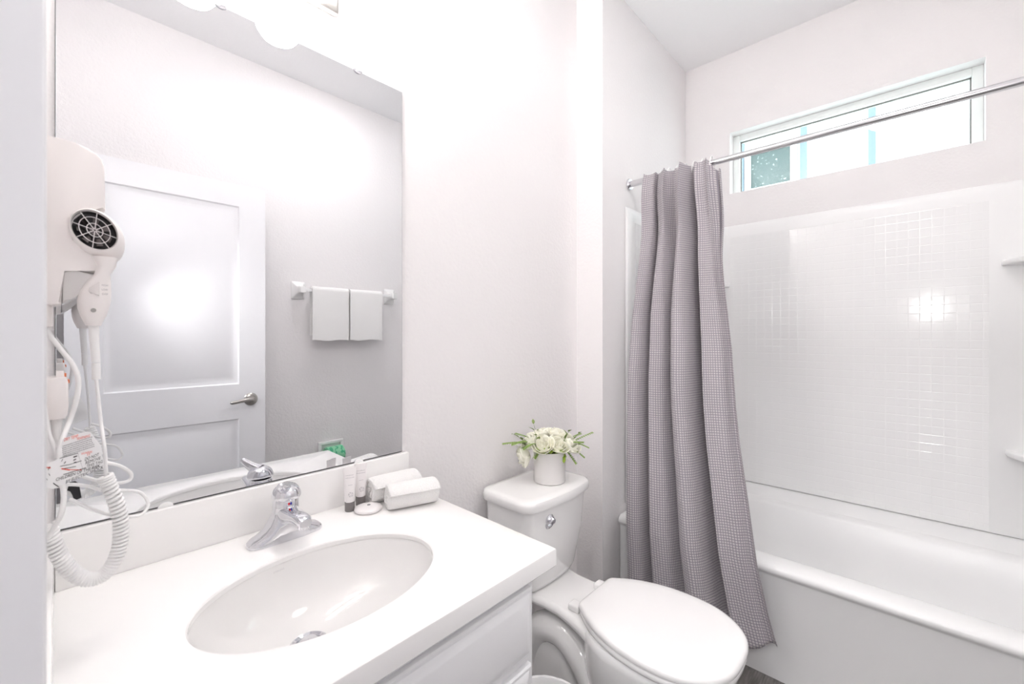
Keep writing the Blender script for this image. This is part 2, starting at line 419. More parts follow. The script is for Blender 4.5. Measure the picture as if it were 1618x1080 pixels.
tube(h, lev, [0.011 - 0.004 * i / len(lev) for i in range(len(lev))], 12)
obj('door_handle', h, M['nickel'], door)
obj('latch_plate', box(NB(), 0.7615, 0.7635, -0.329, -0.306, 0.89, 0.945, 0.0008), M['nickel'], door)

# ------------------------------------------------------------------ outside
b = thing('neighbouring_house', (4.4, 0.4, 0), 'pale neighbouring house wall seen through the high window', 'house')
obj('wall', box(NB(), 4.4, 4.6, -4.0, 4.5, 0, 3.6), M['siding'], b)
f = obj('window_frame', NB(), M['nframe'], b)
def ring_box(x0, x1, y0, y1, z0, z1, t):
    bm = NB(); box(bm, x0, x1, y0, y0 + t, z0, z1); box(bm, x0, x1, y1 - t, y1, z0, z1); box(bm, x0, x1, y0 + t, y1 - t, z0, z0 + t); box(bm, x0, x1, y0 + t, y1 - t, z1 - t, z1); return bm
bpy.data.objects.remove(f)
f = obj('window_frame', ring_box(4.34, 4.40, 0.71, 1.115, 2.55, 2.965, 0.045), M['nframe'], b)
obj('pane', box(NB(), 4.375, 4.385, 0.755, 1.07, 2.595, 2.92), M['npane'], f)
for yy in (1.15, 0.665, 0.215, -0.34):
    obj('trim_board', box(NB(), 4.36, 4.40, yy - 0.022, yy + 0.022, 0.2, 3.6), M['siding_trim'], b)
tag(obj('side_yard', box(NB(), 2.76, 7.0, -5, 5.5, -0.12, -0.02), M['ground'], loc=(3.6, 0, -0.02)), None, None, kind='structure')

# ------------------------------------------------------------------ vanity
CZ = 0.80; CX0, CX1, CY0, CY1 = XL, 0.733, 0.556, YM
SX, SY, SA, SB = 0.347, 0.800, 0.213, 0.150
cab = thing('vanity_cabinet', (0.33, 0.85, 0), 'white painted vanity cabinet under the countertop', 'cabinet')
CF = 0.582
b = NB(); box(b, XL + 0.002, XL + 0.02, CF + 0.02, YM - 0.002, 0.10, 0.7585); box(b, 0.665, 0.683, CF + 0.02, YM - 0.002, 0.10, 0.7585); box(b, XL + 0.02, 0.665, CF + 0.02, YM - 0.02, 0.10, 0.118); box(b, XL + 0.02, 0.665, YM - 0.02, YM - 0.002, 0.10, 0.7585); box(b, XL + 0.002, 0.683, CF, CF + 0.02, 0.10, 0.7585, 0.001); box(b, XL + 0.01, 0.680, CF + 0.06, YM - 0.002, 0.0, 0.10)
obj('body', b, M['cab'], cab)
def front(x0, x1, z0, z1, name):
    bm = NB(); y0 = CF - 0.019
    rings = []
    for d, h in ((0.0, 0.0), (0.0, 0.009), (0.003, 0.0125), (0.006, 0.013), (0.008, 0.0125), (0.022, 0.0185), (0.024, 0.019)):
        rings.append([Vector((x0 + d, CF - 0.0005 - h, z0 + d)), Vector((x1 - d, CF - 0.0005 - h, z0 + d)), Vector((x1 - d, CF - 0.0005 - h, z1 - d)), Vector((x0 + d, CF - 0.0005 - h, z1 - d))])
    loft(bm, rings, True, True)
    return obj(name, bm, M['cab'], cab, angle=20)
front(0.005, 0.668, 0.600, 0.738, 'drawer_front')
front(0.005, 0.334, 0.130, 0.580, 'door'); front(0.340, 0.668, 0.130, 0.580, 'door')

top = thing('countertop', (0.355, 0.85, 0.759), 'white vanity countertop with oval sink cutout and backsplash', 'countertop')
b = NB()
NS = 96
outer = []
def rect_pt(a, d=0):
    # ray from the sink centre to the slab's outline
    dx, dy = math.cos(a), math.sin(a); t = 9
    if dx > 1e-9: t = min(t, (CX1 - d - SX) / dx)
    if dx < -1e-9: t = min(t, (CX0 + 0.001 - SX) / dx)
    if dy > 1e-9: t = min(t, (CY1 - 0.001 - SY) / dy)
    if dy < -1e-9: t = min(t, (CY0 + d - SY) / dy)
    return SX + dx * t, SY + dy * t
angs = sorted([2 * PI * i / NS for i in range(NS)] + [math.atan2(y - SY, x - SX) % (2 * PI) for x in (CX0 + 0.001, CX1) for y in (CY0, CY1 - 0.001)])
def ell(k, z, dx=0): return [Vector((SX + SA * k * math.cos(a), SY + SB * k * math.sin(a), z)) for a in angs]
rings = [ell(1.16, 0.759), ell(1.16, 0.787), ell(1.0, 0.787), ell(1.0, CZ - 0.004), ell(1.012, CZ - 0.001), ell(1.03, CZ)]
for d, z in ((0.004, CZ), (0.001, CZ - 0.0015), (0.0, CZ - 0.005), (0.0, 0.763), (0.003, 0.759)):
    rings.append([Vector((*rect_pt(a, d), z)) for a in angs])
rings.append(rings[0])
loft(b, rings, False, False)
bmesh.ops.remove_doubles(b, verts=b.verts, dist=1e-5)
obj('slab', b, M['counter'], top, angle=30)
b = NB(); box(b, CX0 + 0.016, 0.726, YM - 0.020, YM - 0.0005, CZ, 0.903, 0.002)
obj('backsplash', b, M['counter'], top)
b = NB(); box(b, CX0 + 0.0005, CX0 + 0.0155, CY0 + 0.02, YM - 0.0005, CZ, 0.903, 0.002)
obj('side_splash', b, M['counter'], top)

sink = thing('sink_basin', (SX, SY, 0.64), 'oval white undermount sink set in the countertop', 'sink')
b = NB(); prof_o = []
def ellr(kx, z, off=0.0):
    q = max(0.0, 0.95 - kx) / 0.95
    return [Vector((SX - 0.027 * q + SA * kx * math.cos(2 * PI * i / 72), SY + 0.036 * q + SB * kx * math.sin(2 * PI * i / 72), z - 0.026 * q)) for i in range(72)]
inn = [(1.06, 0.7865), (1.005, 0.7865), (0.992, 0.782), (0.965, 0.770), (0.915, 0.752), (0.82, 0.731), (0.67, 0.713), (0.46, 0.701), (0.26, 0.695), (0.115, 0.693)]
out = [(0.12, 0.683), (0.50, 0.688), (0.72, 0.703), (0.88, 0.725), (0.97, 0.748), (1.02, 0.768), (1.06, 0.777)]
rr = [ellr(k, z) for k, z in inn + out]; rr.append(rr[0])
loft(b, rr, False, False); bmesh.ops.remove_doubles(b, verts=b.verts, dist=1e-6)
obj('bowl', b, M['basin'], sink, angle=60)
d = NB(); lathe(d, [(0.0, 0.683), (0.024, 0.683), (0.033, 0.6965), (0.0335, 0.698), (0.030, 0.700), (0.024, 0.6985), (0.021, 0.694), (0.0, 0.694)], (SX - 0.0238, SY + 0.0316, -0.0229))
dr = obj('drain', d, M['chrome'], sink)
d = NB(); lathe(d, [(0.0, 0.695), (0.017, 0.695), (0.019, 0.700), (0.015, 0.704), (0.0, 0.706)], (SX - 0.0238, SY + 0.0316, -0.0229))
obj('stopper', d, M['chrome'], dr)
# small maker's lettering inside the back of the bowl
def sink_map(s, t):
    a = R(104 - 6 * s); zz = 0.7745 + 0.0028 * t
    import bisect
    k = 0.965 + (0.992 - 0.965) * (zz - 0.770) / (0.782 - 0.770) - 0.004
    return Vector((SX + SA * k * math.cos(a), SY + SB * k * math.sin(a), zz))
obj('lettering', text_bm('STERLING', 1, 1, sink_map), M['pale_ink'], sink, fix=False)

# faucet
FX, FY = 0.352, 1.036
fa = thing('faucet', (FX, FY, CZ), 'chrome single handle faucet on the back edge of the sink', 'faucet')
b = NB()
secs = [(-0.0785, 0.006, 0.004), (-0.076, 0.014, 0.010), (-0.068, 0.0215, 0.016), (-0.055, 0.025, 0.021), (-0.044, 0.0265, 0.029), (-0.035, 0.0275, 0.042), (-0.028, 0.028, 0.056), (-0.020, 0.0275, 0.072)]
secs = secs + [(0, 0.027, 0.080)] + [(-x, w, hh) for x, w, hh in reversed(secs)]
rings = []
for x, w, hh in secs:
    rg = [Vector((FX + x, FY + w, CZ + 0.0005))]
    for k in range(13):
        a = PI * k / 12
        cx_ = math.copysign(abs(math.cos(a)) ** 0.75, math.cos(a)); sz = math.sin(a) ** 0.75
        rg.append(Vector((FX + x, FY + w * cx_, CZ + 0.003 + (hh - 0.003) * sz)))
    rg.append(Vector((FX + x, FY - w, CZ + 0.0005)))
    rings.append(rg)
loft(b, rings)
obj('base', b, M['chrome'], fa, angle=50)
b = NB()
lathe(b, [(0.0, 0.845), (0.0275, 0.848), (0.0270, 0.872), (0.0258, 0.888), (0.0245, 0.890), (0.0245, 0.893), (0.0, 0.894)], (FX, FY, 0), 36)
obj('body', b, M['chrome'], fa)
# spout: flattened arm reaching over the bowl
b = NB(); rings = []
for (y, z, w, hh) in ((FY - 0.01, 0.855, 0.023, 0.022), (FY - 0.035, 0.858, 0.021, 0.017), (FY - 0.06, 0.863, 0.0185, 0.012), (FY - 0.085, 0.867, 0.0170, 0.0105), (FY - 0.105, 0.867, 0.0160, 0.0100), (FY - 0.116, 0.865, 0.0125, 0.0075)):
    rg = []
    for k in range(20):
        a = 2 * PI * k / 20
        rg.append(Vector((FX + w * math.copysign(abs(math.cos(a)) ** 0.7, math.cos(a)), y, z + hh * math.copysign(abs(math.sin(a)) ** 0.7, math.sin(a)))))
    rings.append(rg)
loft(b, rings)
sp = obj('spout', b, M['chrome'], fa, angle=50)
b = NB(); lathe(b, [(0.0, 0.850), (0.0095, 0.850), (0.0108, 0.852), (0.0108, 0.862), (0.0, 0.862)], (FX, FY - 0.102, 0), 20)
obj('aerator', b, M['chrome'], sp)
# dome handle with a lever raised over the spout
b = NB()
lathe(b, [(0.0, 0.8925), (0.0265, 0.8925), (0.0300, 0.895), (0.0305, 0.898), (0.0290, 0.904), (0.0262, 0.911), (0.0205, 0.9175), (0.010, 0.9215), (0.0, 0.9225)], (0, 0, 0), 36)
b.transform(Matrix.Translation((FX, FY - 0.004, 0.893)) @ Matrix.Rotation(R(7), 4, 'X') @ Matrix.Translation((0, 0, -0.893)))
lv = smooth_path([(FX, FY - 0.004, 0.911), (FX - 0.011, FY - 0.020, 0.918), (FX - 0.020, FY - 0.036, 0.926), (FX - 0.026, FY - 0.048, 0.933)], 5)
tube(b, lv, [0.0155 - 0.0085 * (i / len(lv)) ** 0.9 for i in range(len(lv))], 16)
ellipsoid(b, (FX - 0.026, FY - 0.048, 0.933), 0.0071, 0.0071, 0.0071)
hd = obj('handle', b, M['chrome'], fa, angle=50)
b = NB(); ellipsoid(b, (FX - 0.002, FY - 0.0262, 0.882), 0.0022, 0.0018, 0.0032); obj('hot_mark', b, M['red'], hd)
b = NB(); ellipsoid(b, (FX + 0.0022, FY - 0.0262, 0.882), 0.0022, 0.0018, 0.0032); obj('cold_mark', b, M['blue'], hd)

# mirror
mi_ = thing('wall_mirror_glass', (0.353, YM, 0.903), 'large frameless mirror over the vanity', 'mirror')
mi_.name = 'mirror'; ORG['mirror'] = ORG['wall_mirror_glass']
MX0, MX1, MZ0, MZ1 = -0.006, 0.712, 0.9045, 1.995
obj('backing', box(NB(), MX0, MX1, YM - 0.005, YM - 0.0005, MZ0, MZ1), M['mirror_edge'], mi_)
obj('glass', box(NB(), MX0 + 0.0012, MX1 - 0.0012, YM - 0.0065, YM - 0.0051, MZ0 + 0.0022, MZ1 - 0.0012), M['mirror'], mi_)
def clip(x, z, up):
    bm = NB(); s = 1 if up else -1
    pts = [Vector((x + 0.013 * math.cos(a), YM - 0.0095, z + s * 0.010 * math.sin(a))) for a in [PI * k / 12 for k in range(13)]]
    prism(bm, pts, (0, 0.0028, 0), 0.0008)
    return obj('clip', bm, M['acrylic'] if up else M['chrome'], mi_)
for x in (0.150, 0.571): clip(x, 0.903, True)
for x in (0.246, 0.569): clip(x, 1.997, False)

# vanity light above the mirror
vl = thing('vanity_light', (0.31, YM, 2.16), 'bright two shade wall light above the mirror', 'wall light')
b = NB(); box(b, 0.11, 0.51, YM - 0.022, YM - 0.001, 2.11, 2.21, 0.008); obj('backplate', b, M['lamp_metal'], vl)
for x in (0.215, 0.405):
    yy = 1.005
    b = NB(); tube(b, smooth_path([(x, YM - 0.02, 2.16), (x, YM - 0.06, 2.155), (x, yy + 0.01, 2.10), (x, yy, 2.072)], 6), 0.008, 10)
    ar = obj('arm', b, M['lamp_metal'], vl)
    b = NB(); lathe(b, [(0.0, 2.050), (0.020, 2.0505), (0.040, 2.058), (0.053, 2.076), (0.060, 2.105), (0.064, 2.150), (0.062, 2.150), (0.058, 2.106), (0.051, 2.079), (0.039, 2.062), (0.020, 2.054), (0.0, 2.0535)], (x, yy, 0), 32, cap0=False, cap1=False)
    obj('shade', b, M['shade'], vl)
    b = NB(); ellipsoid(b, (x, yy, 2.105), 0.026, 0.026, 0.030); bu = obj('bulb', b, M['bulb'], vl)
    l = bpy.data.lights.new('bulb_light', 'POINT'); l.energy = 7.0; l.shadow_soft_size = 0.012; l.color = (1.0, 0.97, 0.94)
    lo = bpy.data.objects.new('bulb_light', l); col.objects.link(lo); lo.parent = vl; lo.location = Vector((x, yy, 2.142)) - ORG[vl.name]

# ------------------------------------------------------------------ toiletries and rolled towels on the counter
def lotion_tube(x, y, rz, label, h=0.112):
    t = thing('lotion_tube', (x, y, CZ), label, 'toiletry tube', 'toiletry tubes by the backsplash')
    m4 = Matrix.Translation((x, y, CZ)) @ Matrix.Rotation(rz, 4, 'Z')
    bm = NB(); lathe(bm, [(0.0, 0.0005), (0.0120, 0.0005), (0.0125, 0.002), (0.0125, 0.024), (0.0, 0.024)], (0, 0, 0), 24); bm.transform(m4)
    obj('cap', bm, M['tubecap'], t)
    bm = NB(); rings = []
    for k, z in enumerate((0.0242, 0.026, 0.040, 0.060, 0.080, 0.096, 0.102, h)):
        f_ = max(0.0, (z - 0.03) / (h - 0.03)); rx = 0.0130 + 0.0035 * f_; ry = 0.0130 * (1 - f_) + 0.0010
        if z < 0.025: rx = ry = 0.0115
        rings.append([Vector((rx * math.cos(2 * PI * i / 28), ry * math.sin(2 * PI * i / 28), z)) for i in range(28)])
    loft(bm, rings); bm.transform(m4)
    bd = obj('body', bm, M['tube'], t, angle=50)
    # printed marks: two illegible lines, a short line and a ring emblem
    def surf(px, pz):
        f_ = max(0.0, (pz - 0.03) / (h - 0.03)); rx = 0.0130 + 0.0035 * f_; ry = 0.0130 * (1 - f_) + 0.0010
        return m4 @ Vector((px, -ry * math.sqrt(max(0, 1 - (px / rx) ** 2)) - 0.0003, pz))
    bm = NB()
    def dash(x0, x1, z, th=0.0012):
        n_ = 4
        for i in range(n_):
            a, c = x0 + (x1 - x0) * i / n_, x0 + (x1 - x0) * (i + 1) / n_
            bm.faces.new([bm.verts.new(surf(p, q)) for p, q in ((a, z), (c, z), (c, z + th), (a, z + th))])
    rnd = random.Random(int(x * 1000))
    for zz in (0.092, 0.086):
        xx = -0.011
        while xx < 0.010:
            w = rnd.uniform(0.0008, 0.0016); dash(xx, xx + w, zz, rnd.uniform(0.0012, 0.0024)); xx += w + 0.0007
    dash(-0.005, 0.006, 0.068, 0.0009)
    for i in range(20):
        if i % 4 == 3: continue
        a0, a1 = 2 * PI * i / 20, 2 * PI * (i + 1) / 20
        for r0, r1 in ((0.0045, 0.0062), (0.0022, 0.0034)):
            bm.faces.new([bm.verts.new(surf(0.001 + r_ * math.cos(a_), 0.045 + r_ * math.sin(a_))) for r_, a_ in ((r0, a0), (r1, a0), (r1, a1), (r0, a1))])
    obj('print', bm, M['pale_ink'], bd, fix=False)
    return t
lotion_tube(0.519, 1.068, R(-20), 'white lotion tube with dark cap standing left of the other tube')
lotion_tube(0.557, 1.083, R(-20), 'white lotion tube with dark cap standing behind the soap, nearer the towels')
sp_ = thing('wrapped_soap', (0.552, 1.033, CZ), 'round pleat wrapped white soap lying before the tubes', 'soap')
b = NB(); rings = []
for r_, z in ((0.022, 0.0004), (0.032, 0.0015), (0.0345, 0.005), (0.033, 0.0095), (0.024, 0.0120), (0.010, 0.0128), (0.003, 0.0120)):
    rings.append([Vector((0.552 + r_ * (1 + 0.02 * (i % 2)) * math.cos(2 * PI * i / 48), 1.033 + r_ * (1 + 0.02 * (i % 2)) * math.sin(2 * PI * i / 48), CZ + z)) for i in range(48)])
loft(b, rings); obj('wrapper', b, M['tube'], sp_, angle=60)
b = NB(); lathe(b, [(0, 0.0122), (0.0045, 0.0124), (0.004, 0.0138), (0, 0.0140)], (0.556, 1.037, CZ), 12); obj('sticker', b, M['grey_ink'], sp_)

def rolled_towel(c, ang, length, r, label, seed):
    t = thing('rolled_towel', (c[0], c[1], CZ), label, 'towel', 'rolled washcloths on the counter')
    rnd = random.Random(seed)
    turns = 2.6; n_ = int(turns * 36); th = r / (turns + 0.35)
    outl = []
    for i in range(n_ + 1):
        f_ = i / n_; a = 2 * PI * turns * f_ + R(-60)
        ro = th * 0.55 + (r - th * 0.55) * f_; ri = max(ro - th * 0.93, 0.0008)
        outl.append((a, ri, ro))
    rings_in, bm = [], NB()
    L_ = length / 2
    stations = [(-L_, 0.90), (-L_ + 0.003, 0.97), (-L_ + 0.010, 1.0), (-L_ * 0.5, 1.015), (0, 1.02), (L_ * 0.5, 1.01), (L_ - 0.010, 1.0), (L_ - 0.003, 0.97), (L_, 0.90)]
    rings = []
    for s, k in stations:
        rg = []
        for a, ri, ro in outl: rg.append(Vector((s + 0.0015 * math.sin(3 * a), ro * k * math.cos(a), ro * k * math.sin(a) * 0.95)))
        for a, ri, ro in reversed(outl):
            q = min(ri + (1 - k) * 0.02, ro * k - 0.0005); rg.append(Vector((s + 0.0015 * math.sin(3 * a), q * math.cos(a), q * math.sin(a) * 0.95)))
        rings.append(rg)
    vr = [[bm.verts.new(p) for p in rg] for rg in rings]; m_ = len(rings[0])
    for a, c_ in zip(vr[:-1], vr[1:]):
        for i in range(m_):
            j = (i + 1) % m_; bm.faces.new((a[i], a[j], c_[j], c_[i]))
    k = len(outl)
    for vv in (vr[0], vr[-1]):
        for i in range(k - 1): bm.faces.new((vv[i], vv[i + 1], vv[m_ - 2 - i], vv[m_ - 1 - i]))
    zmin = min(v.co.z for v in bm.verts)
    bm.transform(Matrix.Translation((c[0], c[1], CZ + 0.0005 - zmin)) @ Matrix.Rotation(ang, 4, 'Z'))
    return obj('towel_roll', bm, M['towel'], t, angle=50)
rolled_towel((0.645, 1.062), R(-6), 0.140, 0.042, 'rolled white washcloth lying nearer the backsplash', 1)
rolled_towel((0.648, 0.975), R(-19), 0.134, 0.041, 'rolled white washcloth lying in front of the other roll', 2)

# ------------------------------------------------------------------ toilet
TX = 1.195
to = thing('toilet', (TX, 0.75, 0), 'white two piece toilet between the vanity and bathtub', 'toilet')
def bowed(cx, y0, y1, hw, r, z, bow, n=8):
    """rounded rectangle whose front (low y) side bulges by bow"""
    pts = rrect(cx, (y0 + y1) / 2, hw, (y1 - y0) / 2, r, z, n); out_ = []
    dense = []
    for i, p in enumerate(pts):
        q = pts[(i + 1) % len(pts)]
        dense.append(p)
        if (q - p).length > 0.05:
            for k in range(1, 8): dense.append(p.lerp(q, k / 8))
    for p in dense:
        if p.y < (y0 + y1) / 2: p = p - Vector((0, bow * (1 - ((p.x - cx) / hw) ** 2), 0))
        out_.append(p)
    return out_
b = NB()
rings = [bowed(TX, 0.935, 1.085, 0.125, 0.045, 0.388, 0.012), bowed(TX, 0.925, 1.090, 0.140, 0.045, 0.396, 0.014), bowed(TX, 0.920, 1.095, 0.150, 0.04, 0.415, 0.016),
         bowed(TX, 0.900, 1.100, 0.166, 0.035, 0.56, 0.02), bowed(TX, 0.893, 1.100, 0.172, 0.033, 0.684, 0.022)]
loft(b, rings); obj('tank', b, M['porcelain'], to, angle=40)
b = NB()
rings = [bowed(TX, 0.893, 1.102, 0.174, 0.035, 0.6845, 0.022), bowed(TX, 0.882, 1.105, 0.186, 0.04, 0.686, 0.024), bowed(TX, 0.880, 1.106, 0.189, 0.042, 0.692, 0.024), bowed(TX, 0.880, 1.106, 0.189, 0.042, 0.708, 0.024),
         bowed(TX, 0.883, 1.104, 0.186, 0.042, 0.716, 0.024), bowed(TX, 0.890, 1.098, 0.179, 0.04, 0.720, 0.023), bowed(TX, 0.91, 1.08, 0.16, 0.035, 0.7212, 0.02)]
loft(b, rings); obj('tank_lid', b, M['porcelain'], to, angle=40)
fl = (TX - 0.075, 0.876, 0.642)
b = NB(); lathe(b, [(0.0, -0.004), (0.017, -0.004), (0.018, 0.003), (0.014, 0.008), (0.008, 0.018), (0.0, 0.019)], fl, 24, mat4=axis_mat((0, -1, 0)))
pth = smooth_path([Vector(fl) + Vector(p) for p in ((0, -0.015, 0), (-0.015, -0.020, 0.0), (-0.030, -0.023, -0.002), (-0.044, -0.022, -0.003))], 6)
tube(b, pth, [0.0055 + 0.003 * i / len(pth) for i in range(len(pth))], 12)
obj('flush_lever', b, M['chrome'], to)
def egg(yb, yf, hw, z, pb=0.62, n=56, yc=None, cx=TX):
    yc = yc if yc is not None else yf + (yb - yf) * 0.46
    out_ = []
    for i in range(n):
        a = 2 * PI * i / n; s, c = math.sin(a), math.cos(a)
        if c >= 0: out_.append(Vector((cx + hw * math.copysign(abs(s) ** (0.92), s), yc + (yb - yc) * abs(c) ** pb, z)))
        else: out_.append(Vector((cx + hw * math.copysign(abs(s) ** 0.92, s), yc - (yc - yf) * abs(c) ** 1.04, z)))
    return out_
b = NB()
bowlr = [(0.83, 0.40, 0.118, 0.000), (0.83, 0.405, 0.115, 0.02), (0.80, 0.425, 0.102, 0.06), (0.77, 0.42, 0.104, 0.12), (0.76, 0.395, 0.122, 0.18), (0.755, 0.36, 0.148, 0.25), (0.75, 0.335, 0.168, 0.32), (0.75, 0.325, 0.176, 0.36), (0.75, 0.322, 0.178, 0.378), (0.745, 0.328, 0.172, 0.386)]
loft(b, [egg(*q[:3], q[3]) for q in bowlr])
# deck carrying the tank
dk = [(0.62, 0.150, 0.34, 0.386), (0.70, 0.138, 0.345, 0.387), (0.76, 0.120, 0.35, 0.387), (0.82, 0.108, 0.352, 0.387), (0.88, 0.108, 0.353, 0.3865), (0.95, 0.120, 0.354, 0.3865), (1.02, 0.136, 0.356, 0.3865), (1.07, 0.142, 0.358, 0.3865)]
rings = []
for y, w, z0, z1 in dk:
    rings.append([Vector((p.x, y, p.y)) for p in [Vector((q.x, q.y, 0)) for q in rrect(TX, (z0 + z1) / 2, w, (z1 - z0) / 2, 0.018, 0, 4)]])
loft(b, rings)
# web and foot behind the bowl
rings = [rrect(TX, 0.86, 0.100, 0.135, 0.05, 0.0, 5), rrect(TX, 0.86, 0.096, 0.130, 0.05, 0.03, 5), rrect(TX, 0.855, 0.092, 0.125, 0.04, 0.09, 5), rrect(TX, 0.880, 0.092, 0.105, 0.04, 0.175, 5), rrect(TX, 0.885, 0.090, 0.090, 0.04, 0.230, 5), rrect(TX, 0.885, 0.080, 0.075, 0.04, 0.245, 5)]
loft(b, rings)
bowl_o = obj('bowl', b, M['porcelain'], to, angle=45)
b = NB()
for s in (-1, 1):
    p_ = smooth_path([(TX + s * 0.075, 0.60, 0.10), (TX + s * 0.075, 0.68, 0.16), (TX + s * 0.072, 0.75, 0.245), (TX + s * 0.066, 0.83, 0.285), (TX + s * 0.066, 0.915, 0.265), (TX + s * 0.068, 0.965, 0.18), (TX + s * 0.070, 0.975, 0.09), (TX + s * 0.072, 0.975, 0.005)], 6)
    tube(b, p_, 0.047, 18)
obj('trapway', b, M['porcelain'], to, angle=60)
LIDP = [(0.752, 0.080), (0.748, 0.094), (0.735, 0.106), (0.70, 0.132), (0.65, 0.158), (0.59, 0.177), (0.53, 0.185), (0.47, 0.184), (0.42, 0.174), (0.38, 0.155), (0.345, 0.125), (0.322, 0.090), (0.311, 0.050), (0.308, 0.0)]
def lid(z, k, d=0.0):
    right = smooth_path([(p[1], p[0], 0) for p in LIDP], 3); out_ = []
    yc = 0.54
    for p in right: out_.append((p.x, p.y))
    out_ = out_ + [(-x, y) for x, y in reversed(out_[:-1])]
    return [Vector((TX + x * k - (d if x > 0 else -d if x < 0 else 0) * 0.0, yc + (y - yc) * (1 - (1 - k) * 0.8), z)) for x, y in out_]
b = NB(); zz = [(0.0, 0.388), (-0.004, 0.391), (-0.004, 0.400), (0.001, 0.405)]
loft(b, [lid(z, k) for k, z in ((0.95, 0.3885), (0.975, 0.392), (0.982, 0.398), (0.980, 0.404), (0.965, 0.4075), (0.93, 0.4085))])
obj('seat', b, M['seat'], to, angle=50)
b = NB()
loft(b, [lid(z, k) for k, z in ((0.955, 0.4100), (0.992, 0.4125), (1.0, 0.418), (0.995, 0.4245), (0.975, 0.4295), (0.93, 0.4325), (0.80, 0.4345), (0.4, 0.4355))])
obj('seat_lid', b, M['seat'], to, angle=50)
for s in (-1, 1):
    b = NB(); box(b, TX + s * 0.075 - 0.018, TX + s * 0.075 + 0.018, 0.752, 0.792, 0.387, 0.409, 0.006, 3)
    obj('hinge', b, M['seat'], to)
for s in (-1, 1):
    b = NB(); lathe(b, [(0.013, 0.028), (0.013, 0.036), (0.010, 0.043), (0.0, 0.046)], (TX + s * 0.085, 0.85, 0.0), 16); obj('bolt_cap', b, M['porcelain'], to)

# supply valve behind the toilet
sv = thing('water_supply_valve', (0.93, YM, 0.16), 'white water supply valve and hose on the wall left of toilet', 'valve')
b = NB(); lathe(b, [(0.0, 0), (0.028, 0), (0.026, 0.006), (0.010, 0.009), (0.009, 0.05), (0.014, 0.052), (0.014, 0.075), (0, 0.076)], (0.93, YM - 0.001, 0.17), 20, mat4=axis_mat((0, -1, 0)))
obj('stop_valve', b, M['chrome'], sv)
b = NB(); tube(b, smooth_path([(0.93, YM - 0.06, 0.18), (0.93, YM - 0.062, 0.24), (0.935, YM - 0.05, 0.31), (0.97, YM - 0.04, 0.36), (1.01, YM - 0.035, 0.385)], 8), 0.006, 10)
obj('hose', b, M['cord'], sv)

# waste bin
BX, BY = 0.862, 0.690
wbn = thing('waste_bin', (BX, BY, 0), 'small round white waste bin between vanity and toilet', 'bin')
b = NB(); lathe(b, [(0.0, 0.001), (0.095, 0.001), (0.098, 0.006), (0.117, 0.262), (0.1205, 0.264), (0.1215, 0.270), (0.118, 0.275), (0.114, 0.272), (0.096, 0.012), (0.0, 0.010)], (BX, BY, 0), 48, cap0=False, cap1=False)
obj('bucket', b, M['bin'], wbn)
b = NB(); lathe(b, [(0.1235, 0.235), (0.124, 0.262), (0.122, 0.278), (0.114, 0.2785), (0.1115, 0.27), (0.108, 0.20), (0.104, 0.14)], (BX, BY, 0), 64, cap0=False, cap1=False)
rnd = random.Random(3)
for v in b.verts:
    d_ = Vector((v.co.x - BX, v.co.y - BY, 0)).normalized(); v.co += d_ * rnd.uniform(0, 0.0012) + Vector((0, 0, rnd.uniform(-0.001, 0.001)))
lin = obj('liner', b, mat('liner_film', (0.86, 0.86, 0.86), 0.3), wbn, fix=False)

# ------------------------------------------------------------------ flowers on the tank
PX, PY, PZ = 1.235, 0.968, 0.7215
fv = thing('flower_pot', (PX, PY, PZ), 'white roses and fern in a pale cylinder pot on the toilet tank', 'flowers')
b = NB(); lathe(b, [(0.0, 0.0005), (0.055, 0.0005), (0.058, 0.003), (0.059, 0.112), (0.0585, 0.114), (0.056, 0.114), (0.055, 0.110), (0.054, 0.095), (0.0, 0.095)], (PX, PY, PZ), 48)
obj('pot', b, M['pot'], fv)
b = NB(); lathe(b, [(0.0535, 0.0955), (0.0535, 0.106), (0.030, 0.114), (0.0, 0.116)], (PX, PY, PZ), 24)
obj('moss', b, M['moss'], fv)
def petal(bm, c, axis, az, r, hgt, open_, w):
    """one cupped petal of a rose round its axis"""
    m4 = Matrix.Translation(c) @ axis_mat(axis) @ Matrix.Rotation(az, 4, 'Z')
    nu, nv = 6, 6; vs = []
    for j in range(nv + 1):
        t = j / nv; row = []
        for i in range(nu + 1):
            s = i / nu * 2 - 1
            wd = w * math.sin(PI * (0.18 + 0.62 * t)) ; a = s * wd
            rad = r * (0.35 + 0.65 * math.sin(min(t * 1.3, 1) * PI / 2)) + open_ * t * t * r
            z = hgt * (t - 0.12 * s * s * t) - open_ * 0.35 * hgt * max(0, t - 0.6)
            row.append(bm.verts.new(m4 @ Vector((rad * math.cos(a), rad * math.sin(a), z))))
        vs.append(row)
    for j in range(nv):
        for i in range(nu): bm.faces.new((vs[j][i], vs[j][i + 1], vs[j + 1][i + 1], vs[j + 1][i]))
def rose(c, axis, r, hgt, seed):
    bm = NB(); rn = random.Random(seed); c = Vector(c)
    for lay, (k, n_, op, hh) in enumerate(((0.25, 3, 0.0, 1.0), (0.45, 3, 0.0, 1.0), (0.68, 4, 0.05, 0.98), (0.88, 5, 0.12, 0.92), (1.0, 5, 0.30, 0.82))):
        for i in range(n_):
            petal(bm, c, axis, 2 * PI * (i + 0.37 * lay + rn.uniform(-0.1, 0.1)) / n_, r * k, hgt * hh * rn.uniform(0.94, 1.05), op, 0.75 if lay < 3 else 0.8)
    o = obj('rose', bm, M['petal'], fv, fix=False, angle=80)
    sm = o.modifiers.new('thickness', 'SOLIDIFY'); sm.thickness = 0.0008
    return o
RZ = PZ + 0.105
LA, DP = Vector((0.684, -0.729, 0)), Vector((0.729, 0.684, 0))
